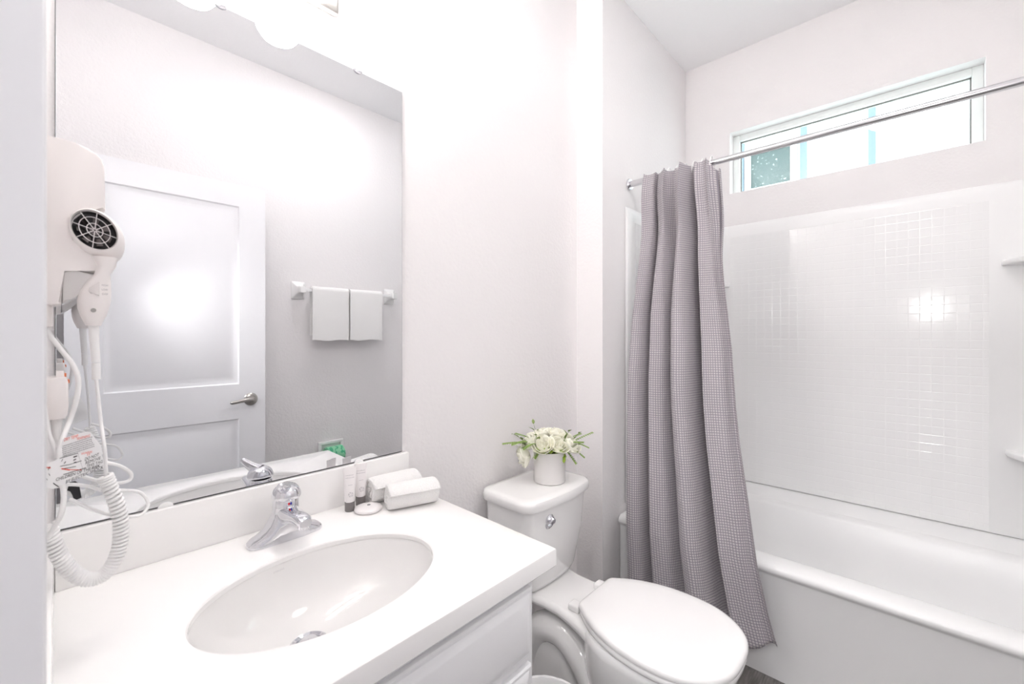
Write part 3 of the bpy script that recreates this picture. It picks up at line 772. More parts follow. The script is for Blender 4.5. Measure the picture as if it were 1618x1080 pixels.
for k, (la, dp, dz, ax, r_, h_) in enumerate((
        (-0.074, -0.012, -0.004, (-0.95, -0.2, -0.25), 0.033, 0.046), (-0.052, 0.0, 0.022, (-0.75, -0.1, 0.75), 0.035, 0.050),
        (-0.022, -0.034, 0.016, (-0.2, -0.55, 0.85), 0.034, 0.044), (0.024, -0.032, 0.018, (0.2, -0.55, 0.85), 0.033, 0.042), (0.058, -0.016, 0.016, (0.7, -0.3, 0.75), 0.036, 0.048),
        (-0.024, 0.020, 0.036, (-0.25, 0.1, 1), 0.036, 0.046), (0.022, 0.018, 0.038, (0.2, 0.0, 1), 0.036, 0.046), (0.01, 0.05, 0.026, (0.1, 0.6, 0.8), 0.033, 0.046))):
    rose(Vector((PX, PY, RZ + dz)) + LA * la + DP * dp, LA * ax[0] + DP * ax[1] + Vector((0, 0, ax[2])), r_, h_, k)
def leaf(bm, base, d, up, L_, w, bend=0.25):
    d = Vector(d).normalized(); sd = d.cross(Vector(up)).normalized(); nn = sd.cross(d).normalized(); n_ = 6
    rows = []
    for i in range(n_ + 1):
        t = i / n_; p = Vector(base) + d * L_ * t - nn * bend * L_ * t * t; ww = w * math.sin(PI * (0.05 + 0.95 * t) ** 0.8) if t < 1 else 0.0
        rows.append([bm.verts.new(p - sd * ww + nn * ww * 0.25), bm.verts.new(p), bm.verts.new(p + sd * ww + nn * ww * 0.25)])
    for a, c_ in zip(rows[:-1], rows[1:]):
        bm.faces.new((a[0], a[1], c_[1], c_[0])); bm.faces.new((a[1], a[2], c_[2], c_[1]))
def fern(base, tip, sag, wid, seed):
    bm = NB(); base, tip = Vector(base), Vector(tip); mid = (base + tip) / 2 + Vector((0, 0, sag))
    pts = smooth_path([base, mid, tip], 10); tube(bm, pts, [0.0013 * (1 - 0.7 * i / len(pts)) for i in range(len(pts))], 6)
    n_ = len(pts)
    for i in range(3, n_ - 1):
        t = (pts[i + 1] - pts[i - 1]).normalized(); sd = t.cross(Vector((0, 0, 1))).normalized()
        f_ = math.sin(PI * min(1, 0.25 + 0.78 * (1 - i / n_)))
        for s in (-1, 1):
            leaf(bm, pts[i], sd * s + t * 0.55, (0, 0, 1), wid * (0.25 + 0.75 * f_), 0.0032, 0.15)
    o = obj('fern_frond', bm, M['fern'], fv, fix=False, angle=80)
    sm = o.modifiers.new('thickness', 'SOLIDIFY'); sm.thickness = 0.0005
P0 = Vector((PX, PY, PZ + 0.112))
for i, (la, dp, dz, sg, wd) in enumerate(((-0.172, -0.02, 0.030, 0.016, 0.016), (-0.140, -0.045, 0.034, 0.022, 0.017), (-0.125, 0.02, 0.058, 0.012, 0.013), (-0.10, -0.06, 0.022, 0.024, 0.015), (0.160, 0.0, 0.066, 0.004, 0.013), (0.118, -0.04, 0.040, 0.014, 0.014),
                                          (0.125, -0.02, -0.020, 0.026, 0.012), (0.145, 0.01, 0.008, 0.024, 0.013), (-0.060, -0.060, -0.012, 0.022, 0.012), (0.092, -0.05, -0.034, 0.028, 0.011), (0.12, 0.03, 0.055, 0.008, 0.012))):
    d_ = LA * la + DP * dp
    fern(P0 + d_ * 0.2, P0 + d_ + Vector((0, 0, dz)), sg, wd, i)
rnd = random.Random(11)
def sprig(c, d, L_, n_, m):
    bm = NB(); c = Vector(c); d = Vector(d).normalized(); tube(bm, [c, c + d * L_ * 0.5, c + d * L_], [0.0012, 0.001, 0.0006], 6)
    for k in range(n_):
        p = c + d * L_ * (0.3 + 0.7 * k / max(1, n_ - 1)); q = Vector((rnd.uniform(-1, 1), rnd.uniform(-1, 1), rnd.uniform(-0.2, 0.6))) + d
        leaf(bm, p, q, (0.1, 0.1, 1), rnd.uniform(0.018, 0.026), rnd.uniform(0.005, 0.008), 0.2)
    o = obj('leaf_sprig', bm, m, fv, fix=False, angle=80)
    sm = o.modifiers.new('thickness', 'SOLIDIFY'); sm.thickness = 0.0005
for la, dp, d3, L_, n_ in ((-0.03, -0.02, (-0.35, -0.3, 1), 0.080, 4), (0.03, -0.02, (0.45, -0.3, 1), 0.078, 5), (-0.05, 0.0, (-1.0, 0.0, 0.75), 0.085, 5), (-0.03, 0.02, (-0.3, 0.0, 1), 0.085, 3), (0.05, 0.0, (0.8, -0.1, 0.9), 0.075, 3)):
    sprig(P0 + LA * la + DP * dp, LA * d3[0] + DP * d3[1] + Vector((0, 0, d3[2])), L_ * 1.15, n_, M['leaf2'])
for k in range(9):
    a = R(180 + 22 * k)
    sprig(P0 + Vector((0.040 * math.cos(a), 0.040 * math.sin(a), -0.004)), (math.cos(a), math.sin(a), 0.55), 0.026, 6, M['leaf'])
sprig(P0 + Vector((0.004, -0.045, -0.002)), (0.5, -0.5, 0.8), 0.03, 3, M['leaf']); sprig(P0 + Vector((0.012, -0.05, 0.0)), (-0.2, -0.4, -0.8), 0.02, 3, M['leaf'])

# ------------------------------------------------------------------ bathtub and surround
tub = thing('bathtub', (2.19, 0.22, 0), 'white alcove bathtub with a plain front apron', 'bathtub')
TY0, TY1 = YR + 0.004, YT - 0.004; TX0, TX1 = 1.789, 2.597
def rr2(x0, x1, y0, y1, r, z, n=8): return rrect((x0 + x1) / 2, (y0 + y1) / 2, (x1 - x0) / 2, (y1 - y0) / 2, r, z, n)
b = NB()
rings = [rr2(TX0, TX1, TY0, TY1, 0.006, 0.001), rr2(TX0, TX1, TY0, TY1, 0.006, 0.372), rr2(TX0 - 0.003, TX1, TY0, TY1, 0.006, 0.380), rr2(TX0 - 0.012, TX1, TY0, TY1, 0.006, 0.386), rr2(TX0 - 0.016, TX1, TY0, TY1, 0.006, 0.396), rr2(TX0 - 0.012, TX1, TY0, TY1, 0.006, 0.409),
         rr2(TX0 + 0.002, TX1, TY0, TY1, 0.008, 0.4185), rr2(TX0 + 0.025, TX1 - 0.03, TY0 + 0.03, TY1 - 0.03, 0.04, 0.421),
         rr2(TX0 + 0.062, TX1 - 0.115, TY0 + 0.09, TY1 - 0.08, 0.11, 0.421), rr2(TX0 + 0.080, TX1 - 0.135, TY0 + 0.105, TY1 - 0.10, 0.12, 0.416), rr2(TX0 + 0.090, TX1 - 0.150, TY0 + 0.115, TY1 - 0.11, 0.13, 0.400),
         rr2(TX0 + 0.105, TX1 - 0.165, TY0 + 0.14, TY1 - 0.125, 0.14, 0.25), rr2(TX0 + 0.125, TX1 - 0.185, TY0 + 0.19, TY1 - 0.15, 0.15, 0.11), rr2(TX0 + 0.17, TX1 - 0.23, TY0 + 0.25, TY1 - 0.20, 0.14, 0.075), rr2(TX0 + 0.24, TX1 - 0.29, TY0 + 0.34, TY1 - 0.28, 0.10, 0.068)]
loft(b, rings); obj('tub_shell', b, M['acrylic'], tub, angle=45)
b = NB(); rings = []
for x_, z_ in ((TX1, 0.424), (TX1 - 0.105, 0.421), (TX1 - 0.080, 0.436), (TX1 - 0.03, 0.446), (TX1 - 0.012, 0.452), (TX1, 0.452)):
    rings.append([Vector((x_, TY0 + 0.002, z_)), Vector((x_, TY1 - 0.002, z_))])
vv = [[b.verts.new(p) for p in rg] for rg in rings]
for i in range(len(vv)):
    j = (i + 1) % len(vv); b.faces.new((vv[i][0], vv[i][1], vv[j][1], vv[j][0]))
b.faces.new([q[0] for q in vv]); b.faces.new([q[1] for q in reversed(vv)])
obj('back_ledge', b, M['acrylic'], tub, angle=30)

su = thing('tub_surround', (2.5, 0.22, 0.454), 'white molded tile pattern surround panels above the bathtub', 'tub surround')
SZ0, SZ1 = 0.456, 1.872
XS0 = 1.850
# plan profile of the panel's face, from the front edge on the end wall round to the right wall
prof = [(XS0, YT - 0.001), (XS0, YT - 0.012), (XS0 + 0.006, YT - 0.016), (XS0 + 0.05, YT - 0.016)]
def arc(cx, cy, r, a0, a1, n=10): return [(cx + r * math.cos(R(a0 + (a1 - a0) * k / n)), cy + r * math.sin(R(a0 + (a1 - a0) * k / n))) for k in range(n + 1)]
cr_ = 0.085
prof += arc(XF - 0.016 - cr_, YT - 0.016 - cr_, cr_, 90, 0)
prof += arc(XF - 0.016 - cr_, YR + 0.016 + cr_, cr_, 0, -90)
prof += [(XS0 + 0.05, YR + 0.016), (XS0 + 0.006, YR + 0.016), (XS0, YR + 0.012), (XS0, YR + 0.001)]
b = NB(); rings = []
def prof_at(d, z): # d pushes the face back to the walls at the top lip
    out_ = []
    for x, y in prof:
        yy = y; xx = x
        if y > YT - 0.2: yy = min(y + d, YT - 0.0005)
        if y < YR + 0.2: yy = max(y - d, YR + 0.0005)
        if x > XF - 0.2: xx = min(x + d, XF - 0.0005)
        out_.append(Vector((xx, yy, z)))
    return out_
for d_, z in ((0.016, SZ0), (0.002, SZ0), (0.0, SZ0 + 0.003), (0.0, SZ1 - 0.060), (0.001, SZ1 - 0.035), (0.005, SZ1 - 0.014), (0.011, SZ1 - 0.003), (0.0155, SZ1)):
    rings.append(prof_at(d_, z))
loft(b, rings, closed=False)
panel = obj('panel', b, M['acrylic'], su, angle=50)
b = NB(); box(b, XF - 0.0175, XF - 0.0155, -0.236, 0.735, SZ0 + 0.004, SZ1 - 0.07); obj('tile_field', b, M['tile'], su)
b = NB(); box(b, XS0 + 0.07, XF - 0.13, YT - 0.0175, YT - 0.0155, SZ0 + 0.004, SZ1 - 0.07); obj('tile_field', b, M['tile'], su)
def corner_shelf(cy, s, z, hx=0.19, hy=0.26):
    bm = NB(); pts = []
    # quarter-oval shelf filling the back corner; s=+1 corner at high y
    x1 = XF - 0.012; y1 = cy
    pts.append(Vector((x1, y1, z)))
    for k in range(13):
        a = PI / 2 * k / 12
        pts.append(Vector((x1 - hx * math.sin(a) ** 0.8, y1 - s * hy * math.cos(a) ** 0.8, z)))
    prism(bm, pts, (0, 0, -0.022), 0.007, 3)
    return obj('shelf', bm, M['acrylic'], su, angle=50)
corner_shelf(YR + 0.012, -1, 1.555, 0.17, 0.27); corner_shelf(YR + 0.012, -1, 0.80, 0.17, 0.26); corner_shelf(YT - 0.012, 1, 1.545, 0.15, 0.24)

# ------------------------------------------------------------------ shower rod, rings, curtain
RX, RZ_ = 1.885, 1.984
rod = thing('shower_rod', (RX, 0.22, RZ_), 'satin metal shower curtain rod across the tub', 'curtain rod')
b = NB(); tube(b, [(RX, YR + 0.02, RZ_), (RX, YT - 0.075, RZ_)], 0.0125, 24); obj('tube', b, M['steel'], rod)
b = NB(); tube(b, [(RX, YT - 0.078, RZ_), (RX, YT - 0.012, RZ_)], 0.0150, 24); obj('sleeve', b, M['steel'], rod)
b = NB(); lathe(b, [(0.0, 0.0), (0.027, 0.0), (0.028, 0.005), (0.024, 0.011), (0.0, 0.0115)], (RX, YT - 0.0005, RZ_), 28, mat4=axis_mat((0, -1, 0)), cap0=False); obj('flange', b, M['chrome'], rod)
b = NB(); lathe(b, [(0.0, 0.0), (0.027, 0.0), (0.028, 0.005), (0.024, 0.011), (0.016, 0.0115), (0.0155, 0.05), (0.0, 0.051)], (RX, YR + 0.0005, RZ_), 28, mat4=axis_mat((0, 1, 0)), cap0=False); obj('flange', b, M['chrome'], rod)

cu = thing('shower_curtain', (1.82, 0.66, 0.12), 'grey lilac waffle weave shower curtain drawn to the left', 'shower curtain')
def interp(x, xs, ys):
    if x <= xs[0]: return ys[0]
    for i in range(1, len(xs)):
        if x <= xs[i]:
            t = (x - xs[i - 1]) / (xs[i] - xs[i - 1]); return ys[i - 1] + (ys[i] - ys[i - 1]) * t
    return ys[-1]
def smst(a, c, x):
    t = min(1, max(0, (x - a) / (c - a))); return t * t * (3 - 2 * t)
ZT = 1.983
Lz = [0.10, 0.30, 0.45, 0.77, 1.05, 1.34, 1.63, 2.0]; Ly = [0.900, 0.900, 0.903, 0.910, 0.918, 0.918, 0.897, 0.874]
Rz = [0.10, 0.165, 0.282, 0.448, 0.664, 0.844, 0.986, 1.205, 1.459, 1.59, 1.96, 2.0]; Ry = [0.315, 0.328, 0.362, 0.399, 0.435, 0.467, 0.486, 0.507, 0.540, 0.553, 0.575, 0.575]
Bz = [0.0, 0.45, 0.60, 2.0]; Bx = [1.680, 1.686, 1.702, 1.885]; Bo = [1.722, 1.728, 1.742, 1.885]
b = NB(); NU, NV = 260, 150
uvl = b.loops.layers.uv.new('cloth')
grid = []
FS = [0.0, 0.21, 0.47, 0.75, 1.0]; FA = [0.060, 0.045, 0.100, 0.020]
FP = [(0.00, 0.40), (0.02, 0.85), (0.16, 1.0), (0.36, 0.95), (0.54, 0.62), (0.66, 0.0), (0.73, -0.65), (0.82, -1.0), (0.93, -0.75), (1.00, 0.40)]
FT = [(v.x, v.y) for v in smooth_path([(a, c, 0) for a, c in FP], 40)]
def fold(s, z):
    t = 1 - (z / ZT)                     # 0 at the rod
    g = smst(-0.05, 0.40, t); h_ = 1 - smst(0.02, 0.34, t)
    th = 2 * PI * 7.0 * s + 0.7 * math.sin(2 * PI * s * 2 + 1)
    # broad folds: each a flat ridge, a steep drop and the leading edge of the next
    k = min(3, sum(1 for q in FS[1:-1] if s >= q)); p = (s - FS[k]) / (FS[k + 1] - FS[k])
    n_ = len(FP) - 1; idx = min(n_ - 1, int(p * n_)); q, d = FT[min(len(FT) - 1, int(p * (len(FT) - 1)))]
    amp = FA[k] * interp(t, [0, 0.15, 0.45, 0.75, 1.0], [0.35, 0.65, 1.0, 0.80, 0.55])
    nb = FA[min(3, k + 1)] if p > 0.5 else FA[max(0, k - 1)]
    w_ = abs(p - 0.5) * 2; w_ = 0.5 * smst(0.3, 1.0, w_)
    amp = amp * (1 - w_ + w_ * nb / FA[k])
    ov = interp(t, [0, 0.4, 1], [0.4, 1, 0.7])
    x = -0.011 * h_ * math.cos(th) - amp * d + 0.004 * g * math.sin(9 * s + 5 * z)
    wd = interp(z, Rz, Ry) - interp(z, Lz, Ly)
    yy = 0.009 * h_ * math.sin(th) + wd * (FS[k + 1] - FS[k]) * (q - p) * ov
    return x, yy
for j in range(NV + 1):
    row = []
    for i in range(NU + 1):
        s = i / NU
        zb = 0.124 + 0.066 * smst(0.70, 1.0, s) + 0.006 * math.sin(7 * s)
        topz = ZT + 0.005 * math.cos(2 * PI * 7 * s) - 0.036 * smst(0.91, 0.94, s)
        z = topz + (zb - topz) * j / NV
        x0 = interp(z, Bz, Bx); y = (interp(z, Lz, Ly) + (interp(z, Rz, Ry) - interp(z, Lz, Ly)) * s) * x0 / interp(z, Bz, Bo)
        dx, dy = fold(s, z)
        edge = min(1, (1 - s) / 0.02, s / 0.02)
        x = x0 + dx; 
        if 0.36 < z < 0.46: pass
        lim = 1.768 if z < 0.43 else 1.768 + (z - 0.43) * 0.35
        if z < 0.9: x = min(x, lim)
        x -= 0.050 * smst(1.68, 1.94, z)  # cloth hangs in front of the rod
        if s > 0.92: x += 0.060 * smst(0.92, 0.96, s) * smst(1.5, 1.9, z)
        row.append((b.verts.new((x, y + dy, z)), s, z))
    grid.append(row)
mid = grid[NV // 2]; cum = [0.0]      # weave follows the cloth's own length
for i in range(NU): cum.append(cum[-1] + (mid[i + 1][0].co - mid[i][0].co).length)
grid = [[(vv, cum[i], zz) for i, (vv, _, zz) in enumerate(rw)] for rw in grid]
for j in range(NV):
    for i in range(NU):
        q = (grid[j][i], grid[j][i + 1], grid[j + 1][i + 1], grid[j + 1][i])
        f_ = b.faces.new([k[0] for k in q])
        for lp, k in zip(f_.loops, q): lp[uvl].uv = (k[1], k[2])
cl = obj('cloth', b, M['curtain'], cu, angle=180)
md = cl.modifiers.new('thickness', 'SOLIDIFY'); md.thickness = 0.0015
for k in range(8):
    s = (k + 0.5) / 8; y = 0.872 + (0.585 - 0.872) * s
    bm = NB(); pts = [Vector((RX - 0.016 + 0.030 * math.cos(2 * PI * i / 24), y + 0.002 * math.sin(4 * PI * i / 24), RZ_ - 0.0105 + 0.030 * math.sin(2 * PI * i / 24))) for i in range(24)]
    tube(bm, pts, 0.0018, 8, closed=True)
    words = ('first', 'second', 'third', 'fourth', 'fifth', 'sixth', 'seventh', 'eighth')
    tag(obj('curtain_ring', bm, M['cord'], loc=(RX, y, RZ_)), 'white curtain ring on the rod, %s counting from the wall end' % words[k], 'curtain ring', 'curtain rings on the rod')

# ------------------------------------------------------------------ towel bar and roll holder (seen in the mirror)
tb = thing('towel_bar', (1.33, YR, 1.535), 'white porcelain towel bar on the wall opposite the mirror', 'towel bar')
for x in (1.02, 1.655):
    b = NB()
    st = [(0.0, 0.040, 0.055), (0.006, 0.040, 0.055), (0.016, 0.030, 0.042), (0.035, 0.020, 0.026), (0.060, 0.017, 0.020), (0.085, 0.018, 0.021), (0.092, 0.015, 0.018)]
    loft(b, [[Vector((p.x, YR + 0.0005 + dy, p.y)) for p in [Vector((q.x, q.y, 0)) for q in rrect(x, 1.535, wx, wz, 0.006, 0, 4)]] for dy, wx, wz in st])
    obj('post', b, M['porcelain'], tb, angle=40)
b = NB(); box(b, 1.02, 1.655, YR + 0.061, YR + 0.079, 1.526, 1.544, 0.002); obj('bar', b, M['acrylic'], tb)
def hung_towel(x0, x1, label, seed):
    t = thing('hand_towel', ((x0 + x1) / 2, YR + 0.07, 1.546), label, 'towel', 'hand towels on the bar')
    yb, zt = YR + 0.07, 1.535; rn = random.Random(seed)
    ri, ro = 0.0135, 0.0275
    out_ = [(ro, -0.315)] ; 
    pts = [(yb + ro, 1.222), (yb + ro + 0.003, 1.30), (yb + ro + 0.001, 1.45)] + [(yb + ro * math.cos(R(a)), zt + ro * math.sin(R(a))) for a in range(0, 181, 15)] + [(yb - ro, 1.45), (yb - ro, 1.25)]
    pin = [(yb - ri, 1.25), (yb - ri, 1.45)] + [(yb + ri * math.cos(R(a)), zt + ri * math.sin(R(a))) for a in range(180, -1, -15)] + [(yb + ri + 0.001, 1.45), (yb + ri + 0.003, 1.30), (yb + ri, 1.222)]
    prof_ = pts + pin; n_ = 14; rings = []
    for k in range(n_ + 1):
        s = k / n_; e_ = min(s, 1 - s); inset = 0.006 if k in (0, n_) else 0
        x = x0 + (x1 - x0) * s
        rg = []
        for idx, (y, z) in enumerate(prof_):
            w = 0.0025 * math.sin(5 * s + seed) * max(0, (1.5 - z) / 0.3)
            cy = yb + (ro + ri) / 2 * (1 if y > yb else -1)
            yy = y + (cy - y) * (0.6 if k in (0, n_) and z < 1.53 else 0) + (w if y > yb else 0)
            rg.append(Vector((x, yy, z + (0.004 * math.sin(9 * s + seed) if z < 1.26 else 0))))
        rings.append(rg)
    loft(b := NB(), rings); return obj('towel_cloth', b, M['towel'], t, angle=50)
hung_towel(1.075, 1.308, 'folded white hand towel hanging on the bar, nearer the door', 1)
hung_towel(1.318, 1.550, 'folded white hand towel hanging on the bar, further from the door', 2)
ph = thing('paper_holder', (1.225, YR, 0.49), 'white porcelain toilet paper holder low on the wall opposite the mirror', 'paper holder')
b = NB(); X0, X1, Z0, Z1 = 1.143, 1.307, 0.40, 0.56
box(b, X0, X1, YR, YR + 0.016, Z1 - 0.02, Z1, 0.004); box(b, X0, X1, YR, YR + 0.016, Z0, Z0 + 0.02, 0.004); box(b, X0, X0 + 0.02, YR, YR + 0.016, Z0 + 0.01, Z1 - 0.01, 0.004); box(b, X1 - 0.02, X1, YR, YR + 0.016, Z0 + 0.01, Z1 - 0.01, 0.004)
box(b, X0 + 0.004, X0 + 0.018, YR, YR + 0.07, 0.465, 0.495, 0.004); box(b, X1 - 0.018, X1 - 0.004, YR, YR + 0.07, 0.465, 0.495, 0.004); box(b, X0 + 0.01, X1 - 0.01, YR, YR + 0.003, Z0 + 0.01, Z1 - 0.01)
obj('plate', b, M['porcelain'], ph)
b = NB(); lathe(b, [(0.008, 0), (0.008, 0.125), ], (X0 + 0.0195, YR + 0.058, 0.480), 14, mat4=axis_mat((1, 0, 0))); obj('spindle', b, M['porcelain'], ph)
b = NB(); lathe(b, [(0.010, 0.002), (0.046, 0.0), (0.052, 0.006), (0.053, 0.055), (0.052, 0.106), (0.046, 0.112), (0.010, 0.110)], (X0 + 0.026, YR + 0.058, 0.480), 32, mat4=axis_mat((1, 0, 0)), cap0=False, cap1=False)
loft_inner = lathe(b, [(0.010, 0.002), (0.010, 0.110)], (X0 + 0.026, YR + 0.058, 0.480), 32, mat4=axis_mat((1, 0, 0)), cap0=False, cap1=False)
tag(obj('paper_roll', b, M['green'], loc=(1.225, YR + 0.058, 0.427)), 'toilet roll in printed green wrapper on the low holder', 'paper roll')

# ------------------------------------------------------------------ wall hair dryer at the left
HY = 0.895      # near face of the wall unit
hu = thing('dryer_wall_unit', (XL, HY + 0.05, at_y(70, 480, HY).z), 'white plastic hair dryer wall unit left of the mirror', 'hair dryer holder')
def poly(pts, y): return [at_y(u, v, y) for u, v in pts]
def rounded(pts, n=6): return pts
b = NB()
wx = XL + 0.0005
up = [(0, 0)]
oz = lambda v, u=100: at_y(u, v, HY).z
body = [Vector((wx, HY, oz(211, 60)))] + poly([(70, 213), (95, 218), (118, 225), (138, 233), (152, 242), (161, 252), (165, 264), (166, 300), (166.5, 331), (128, 333), (112, 345), (106, 362), (110, 380), (128, 392), (146, 400), (156, 408), (155, 420), (152, 431), (97, 424), (97, 480), (80, 481)], HY) + [Vector((wx, HY, oz(478, 60)))]
prism(b, body, (0, 0.085, 0), 0.003, 2)
hb = obj('housing', b, M['plastic'], hu, angle=30)
b = NB()
lens = poly([(98, 425.5), (120, 427), (151, 432.5), (148, 440), (141, 450), (130, 461), (118, 470), (105, 477), (98, 479.5)], HY + 0.002)
prism(b, lens, (0, 0.070, 0), 0.003, 2); obj('night_light', b, M['lens'], hu, angle=30)
b = NB(); box(b, wx, at_y(84, 500, HY + 0.02).x, HY + 0.015, HY + 0.045, oz(516, 80), oz(479, 80), 0.003); obj('cord_outlet', b, M['plastic'], hu)

hd_ = thing('hair_dryer', at_y(165, 520, HY), 'white compact hair dryer hanging in its wall unit with coiled cord and warning tag', 'hair dryer')
GY = HY - 0.012
c = at_y(150, 363, GY); pxx = (at_y(190, 363, GY).x - at_y(110, 363, GY).x) / 80; pz = (at_y(150, 340, GY).z - at_y(150, 380, GY).z) / 40
b = NB()
# round fan head: intake ring toward the room, swelling to the lower right behind
rings = []
for k, (dy, du, dv, ru, rv) in enumerate(((0.006, 0, 0, 36.0, 28.5), (0.0, 0, 0, 38.0, 30.5), (0.002, 0.5, 0.3, 40.5, 33), (0.010, 3, 2.5, 43.5, 36.5), (0.022, 7, 6, 45, 39.5), (0.036, 10, 9, 43, 40), (0.050, 11, 10, 36, 36), (0.060, 11, 10, 22, 24), (0.063, 11, 10, 4, 4))):
    rings.append([Vector((c.x + (du + ru * math.cos(2 * PI * i / 40)) * pxx, GY + dy, c.z - (dv + rv * math.sin(2 * PI * i / 40) + 0.16 * ru * math.cos(2 * PI * i / 40)) * pz)) for i in range(40)])
loft(b, rings, False, True)
obj('fan_head', b, M['plastic'], hd_, angle=60)
b = NB()
def gp(ru, a, dy=0.0, kk=1.0): return Vector((c.x + ru * math.cos(a) * pxx, GY + dy, c.z - (ru * 0.79 * math.sin(a) + 0.16 * ru * math.cos(a)) * pz))
loft(b, [[gp(36.0, 2 * PI * i / 40, 0.006) for i in range(40)], [gp(35.0, 2 * PI * i / 40, 0.02) for i in range(40)], [gp(10, 2 * PI * i / 40, 0.026) for i in range(40)]], False, True)
gr0 = obj('intake', b, M['dark'], hd_)
b = NB()
for ru in (13, 25): tube(b, [gp(ru, 2 * PI * i / 36, 0.002) for i in range(36)], 0.00055, 6, closed=True)
for k in range(8): tube(b, [gp(2, 2 * PI * k / 8 + 0.1, 0.002), gp(36, 2 * PI * k / 8 + 0.1, 0.003)], 0.0006, 6)
obj('grille', b, M['wire'], gr0)
b = NB()
for k in range(7):
    a = 2 * PI * k / 7; q = [gp(14, a, 0.016), gp(29, a + 0.15, 0.012), gp(29, a + 0.55, 0.016), gp(14, a + 0.5, 0.019)]
    prism(b, q, (0, 0.0012, 0))
prism(b, [gp(9, 2 * PI * i / 20, 0.010) for i in range(20)], (0, 0.012, 0), 0.001)
obj('fan', b, mat('fan_metal', (0.22, 0.20, 0.20), 0.25, 1.0), gr0)
# handle: outline traced downwards, lofted as rounded sections
b = NB(); rings = []
HYc = HY + 0.010
for (ul, ur, v, ty) in ((142, 186, 405, 0.020), (150, 183, 420, 0.019), (148, 174, 433, 0.018), (134, 175.5, 446, 0.018), (124, 176, 460, 0.0185), (121, 175.5, 474, 0.0185), (122, 172.5, 486, 0.018), (126, 168, 498, 0.0165), (131, 163, 507, 0.015), (135, 160, 514, 0.0135)):
    pl, pr = at_y(ul, v, HYc), at_y(ur, v, HYc); cx_, hw, zz = (pl.x + pr.x) / 2, (pr.x - pl.x) / 2, pl.z
    rings.append([Vector((cx_ + hw * math.copysign(abs(math.cos(2 * PI * i / 28)) ** 0.8, math.cos(2 * PI * i / 28)), HYc + ty * math.copysign(abs(math.sin(2 * PI * i / 28)) ** 0.8, math.sin(2 * PI * i / 28)), zz)) for i in range(28)])
loft(b, rings); obj('handle', b, M['plastic'], hd_, angle=60)
def dz_path(pts): return [at_y(u, v, y) for u, v, y in pts]
b = NB()
yS = HYc - 0.0185 - 0.0016
prism(b, poly([(157, 445), (148, 450), (141, 454), (139.5, 458), (142, 462.5), (150, 463.5), (157, 467)], yS), (0, 0.002, 0), 0.0006)
obj('switch', b, mat('switch_plastic', (0.72, 0.68, 0.67), 0.4), hd_)
for s_, v_ in (('HIGH', 451.5), ('LOW', 458.5), ('OFF', 465.5)):
    def fm(s, t, v_=v_): return at_y(161 + 9.5 * s, v_ - 3.0 * t + 0.8 * s, yS - 0.0005)
    obj('switch_mark', text_bm(s_, 1, 1, fm), M['grey_ink'], hd_, fix=False)
b = NB(); lathe(b, [(0, 0), (0.0031, 0), (0.0031, 0.003), (0, 0.003)], at_y(147.5, 490, HYc - 0.0165), 14, mat4=axis_mat((0, -1, 0))); obj('screw', b, M['nickel'], hd_)
b = NB(); pts = dz_path([(148, 513, HYc), (149, 535, HYc), (151.5, 572, HYc)]); tube(b, smooth_path(pts, 6), [0.0062 - 0.0012 * i / 12 for i in range(13)], 14)
pts = dz_path([(151.5, 573, HYc), (152, 585, HYc), (152, 599, HYc)]); tube(b, pts, 0.0050, 14); obj('strain_relief', b, M['cord'], hd_)
# straight lead down, then the coil looping up behind the frame
yC = HY - 0.015
b = NB(); lead = smooth_path(dz_path([(152, 598, HYc), (156, 635, HYc), (160, 670, HYc - 0.005), (165, 705, yC), (167, 735, yC), (168, 757, yC)]), 8); tube(b, lead, 0.0024, 10)
coil_pts = smooth_path(dz_path([(166, 752, yC), (173, 768, yC), (184, 795, yC), (190, 822, yC), (191, 848, yC), (186, 874, yC), (174, 897, yC), (158, 911, yC), (139, 915, yC), (121, 908, yC), (105, 894, yC), (92, 874, yC + 0.01), (82, 850, yC + 0.02), (76, 830, yC + 0.03)]), 40)
helix = []; nturn = 58; m_ = len(coil_pts)
up = Vector((0, 1, 0))
for i in range(m_):
    t = (coil_pts[min(i + 1, m_ - 1)] - coil_pts[max(i - 1, 0)]).normalized(); sd = t.cross(up).normalized()
    a = 2 * PI * nturn * i / m_
    helix.append(coil_pts[i] + (up * math.cos(a) + sd * math.sin(a)) * 0.0078)
hx = smooth_path(helix, 2); tube(b, hx, 0.0025, 7)
obj('coiled_cord', b, M['cord'], hd_, angle=60)
# power cord loops and the plug
b = NB()
tube(b, smooth_path(dz_path([(72, 516, HY + 0.03), (80, 531, HY + 0.02), (97, 553, HY + 0.01), (115, 576, HY), (124, 600, HY), (121, 630, HY), (111, 662, HY), (100, 690, HY - 0.02), (94, 715, HY - 0.03), (97, 750, HY - 0.03), (101, 785, HY - 0.03), (96, 812, HY - 0.03), (86, 832, HY - 0.02), (76, 850, HY)]), 10), 0.0032, 10)
tube(b, smooth_path(dz_path([(70, 640, HY - 0.02), (76, 680, HY - 0.02), (84, 702, HY - 0.02), (89, 720, HY - 0.02), (84, 750, HY - 0.02), (72, 776, HY - 0.02)]), 10), 0.0024, 10)
tube(b, smooth_path(dz_path([(80, 770, HY - 0.01), (110, 765, HY - 0.01), (140, 768, HY), (165, 775, HY + 0.01), (195, 774, HY + 0.02), (222, 778, HY + 0.02), (234, 796, HY + 0.02), (224, 812, HY + 0.01), (200, 816, HY), (170, 812, HY), (140, 802, HY), (110, 788, HY)]), 10), 0.0024, 10)
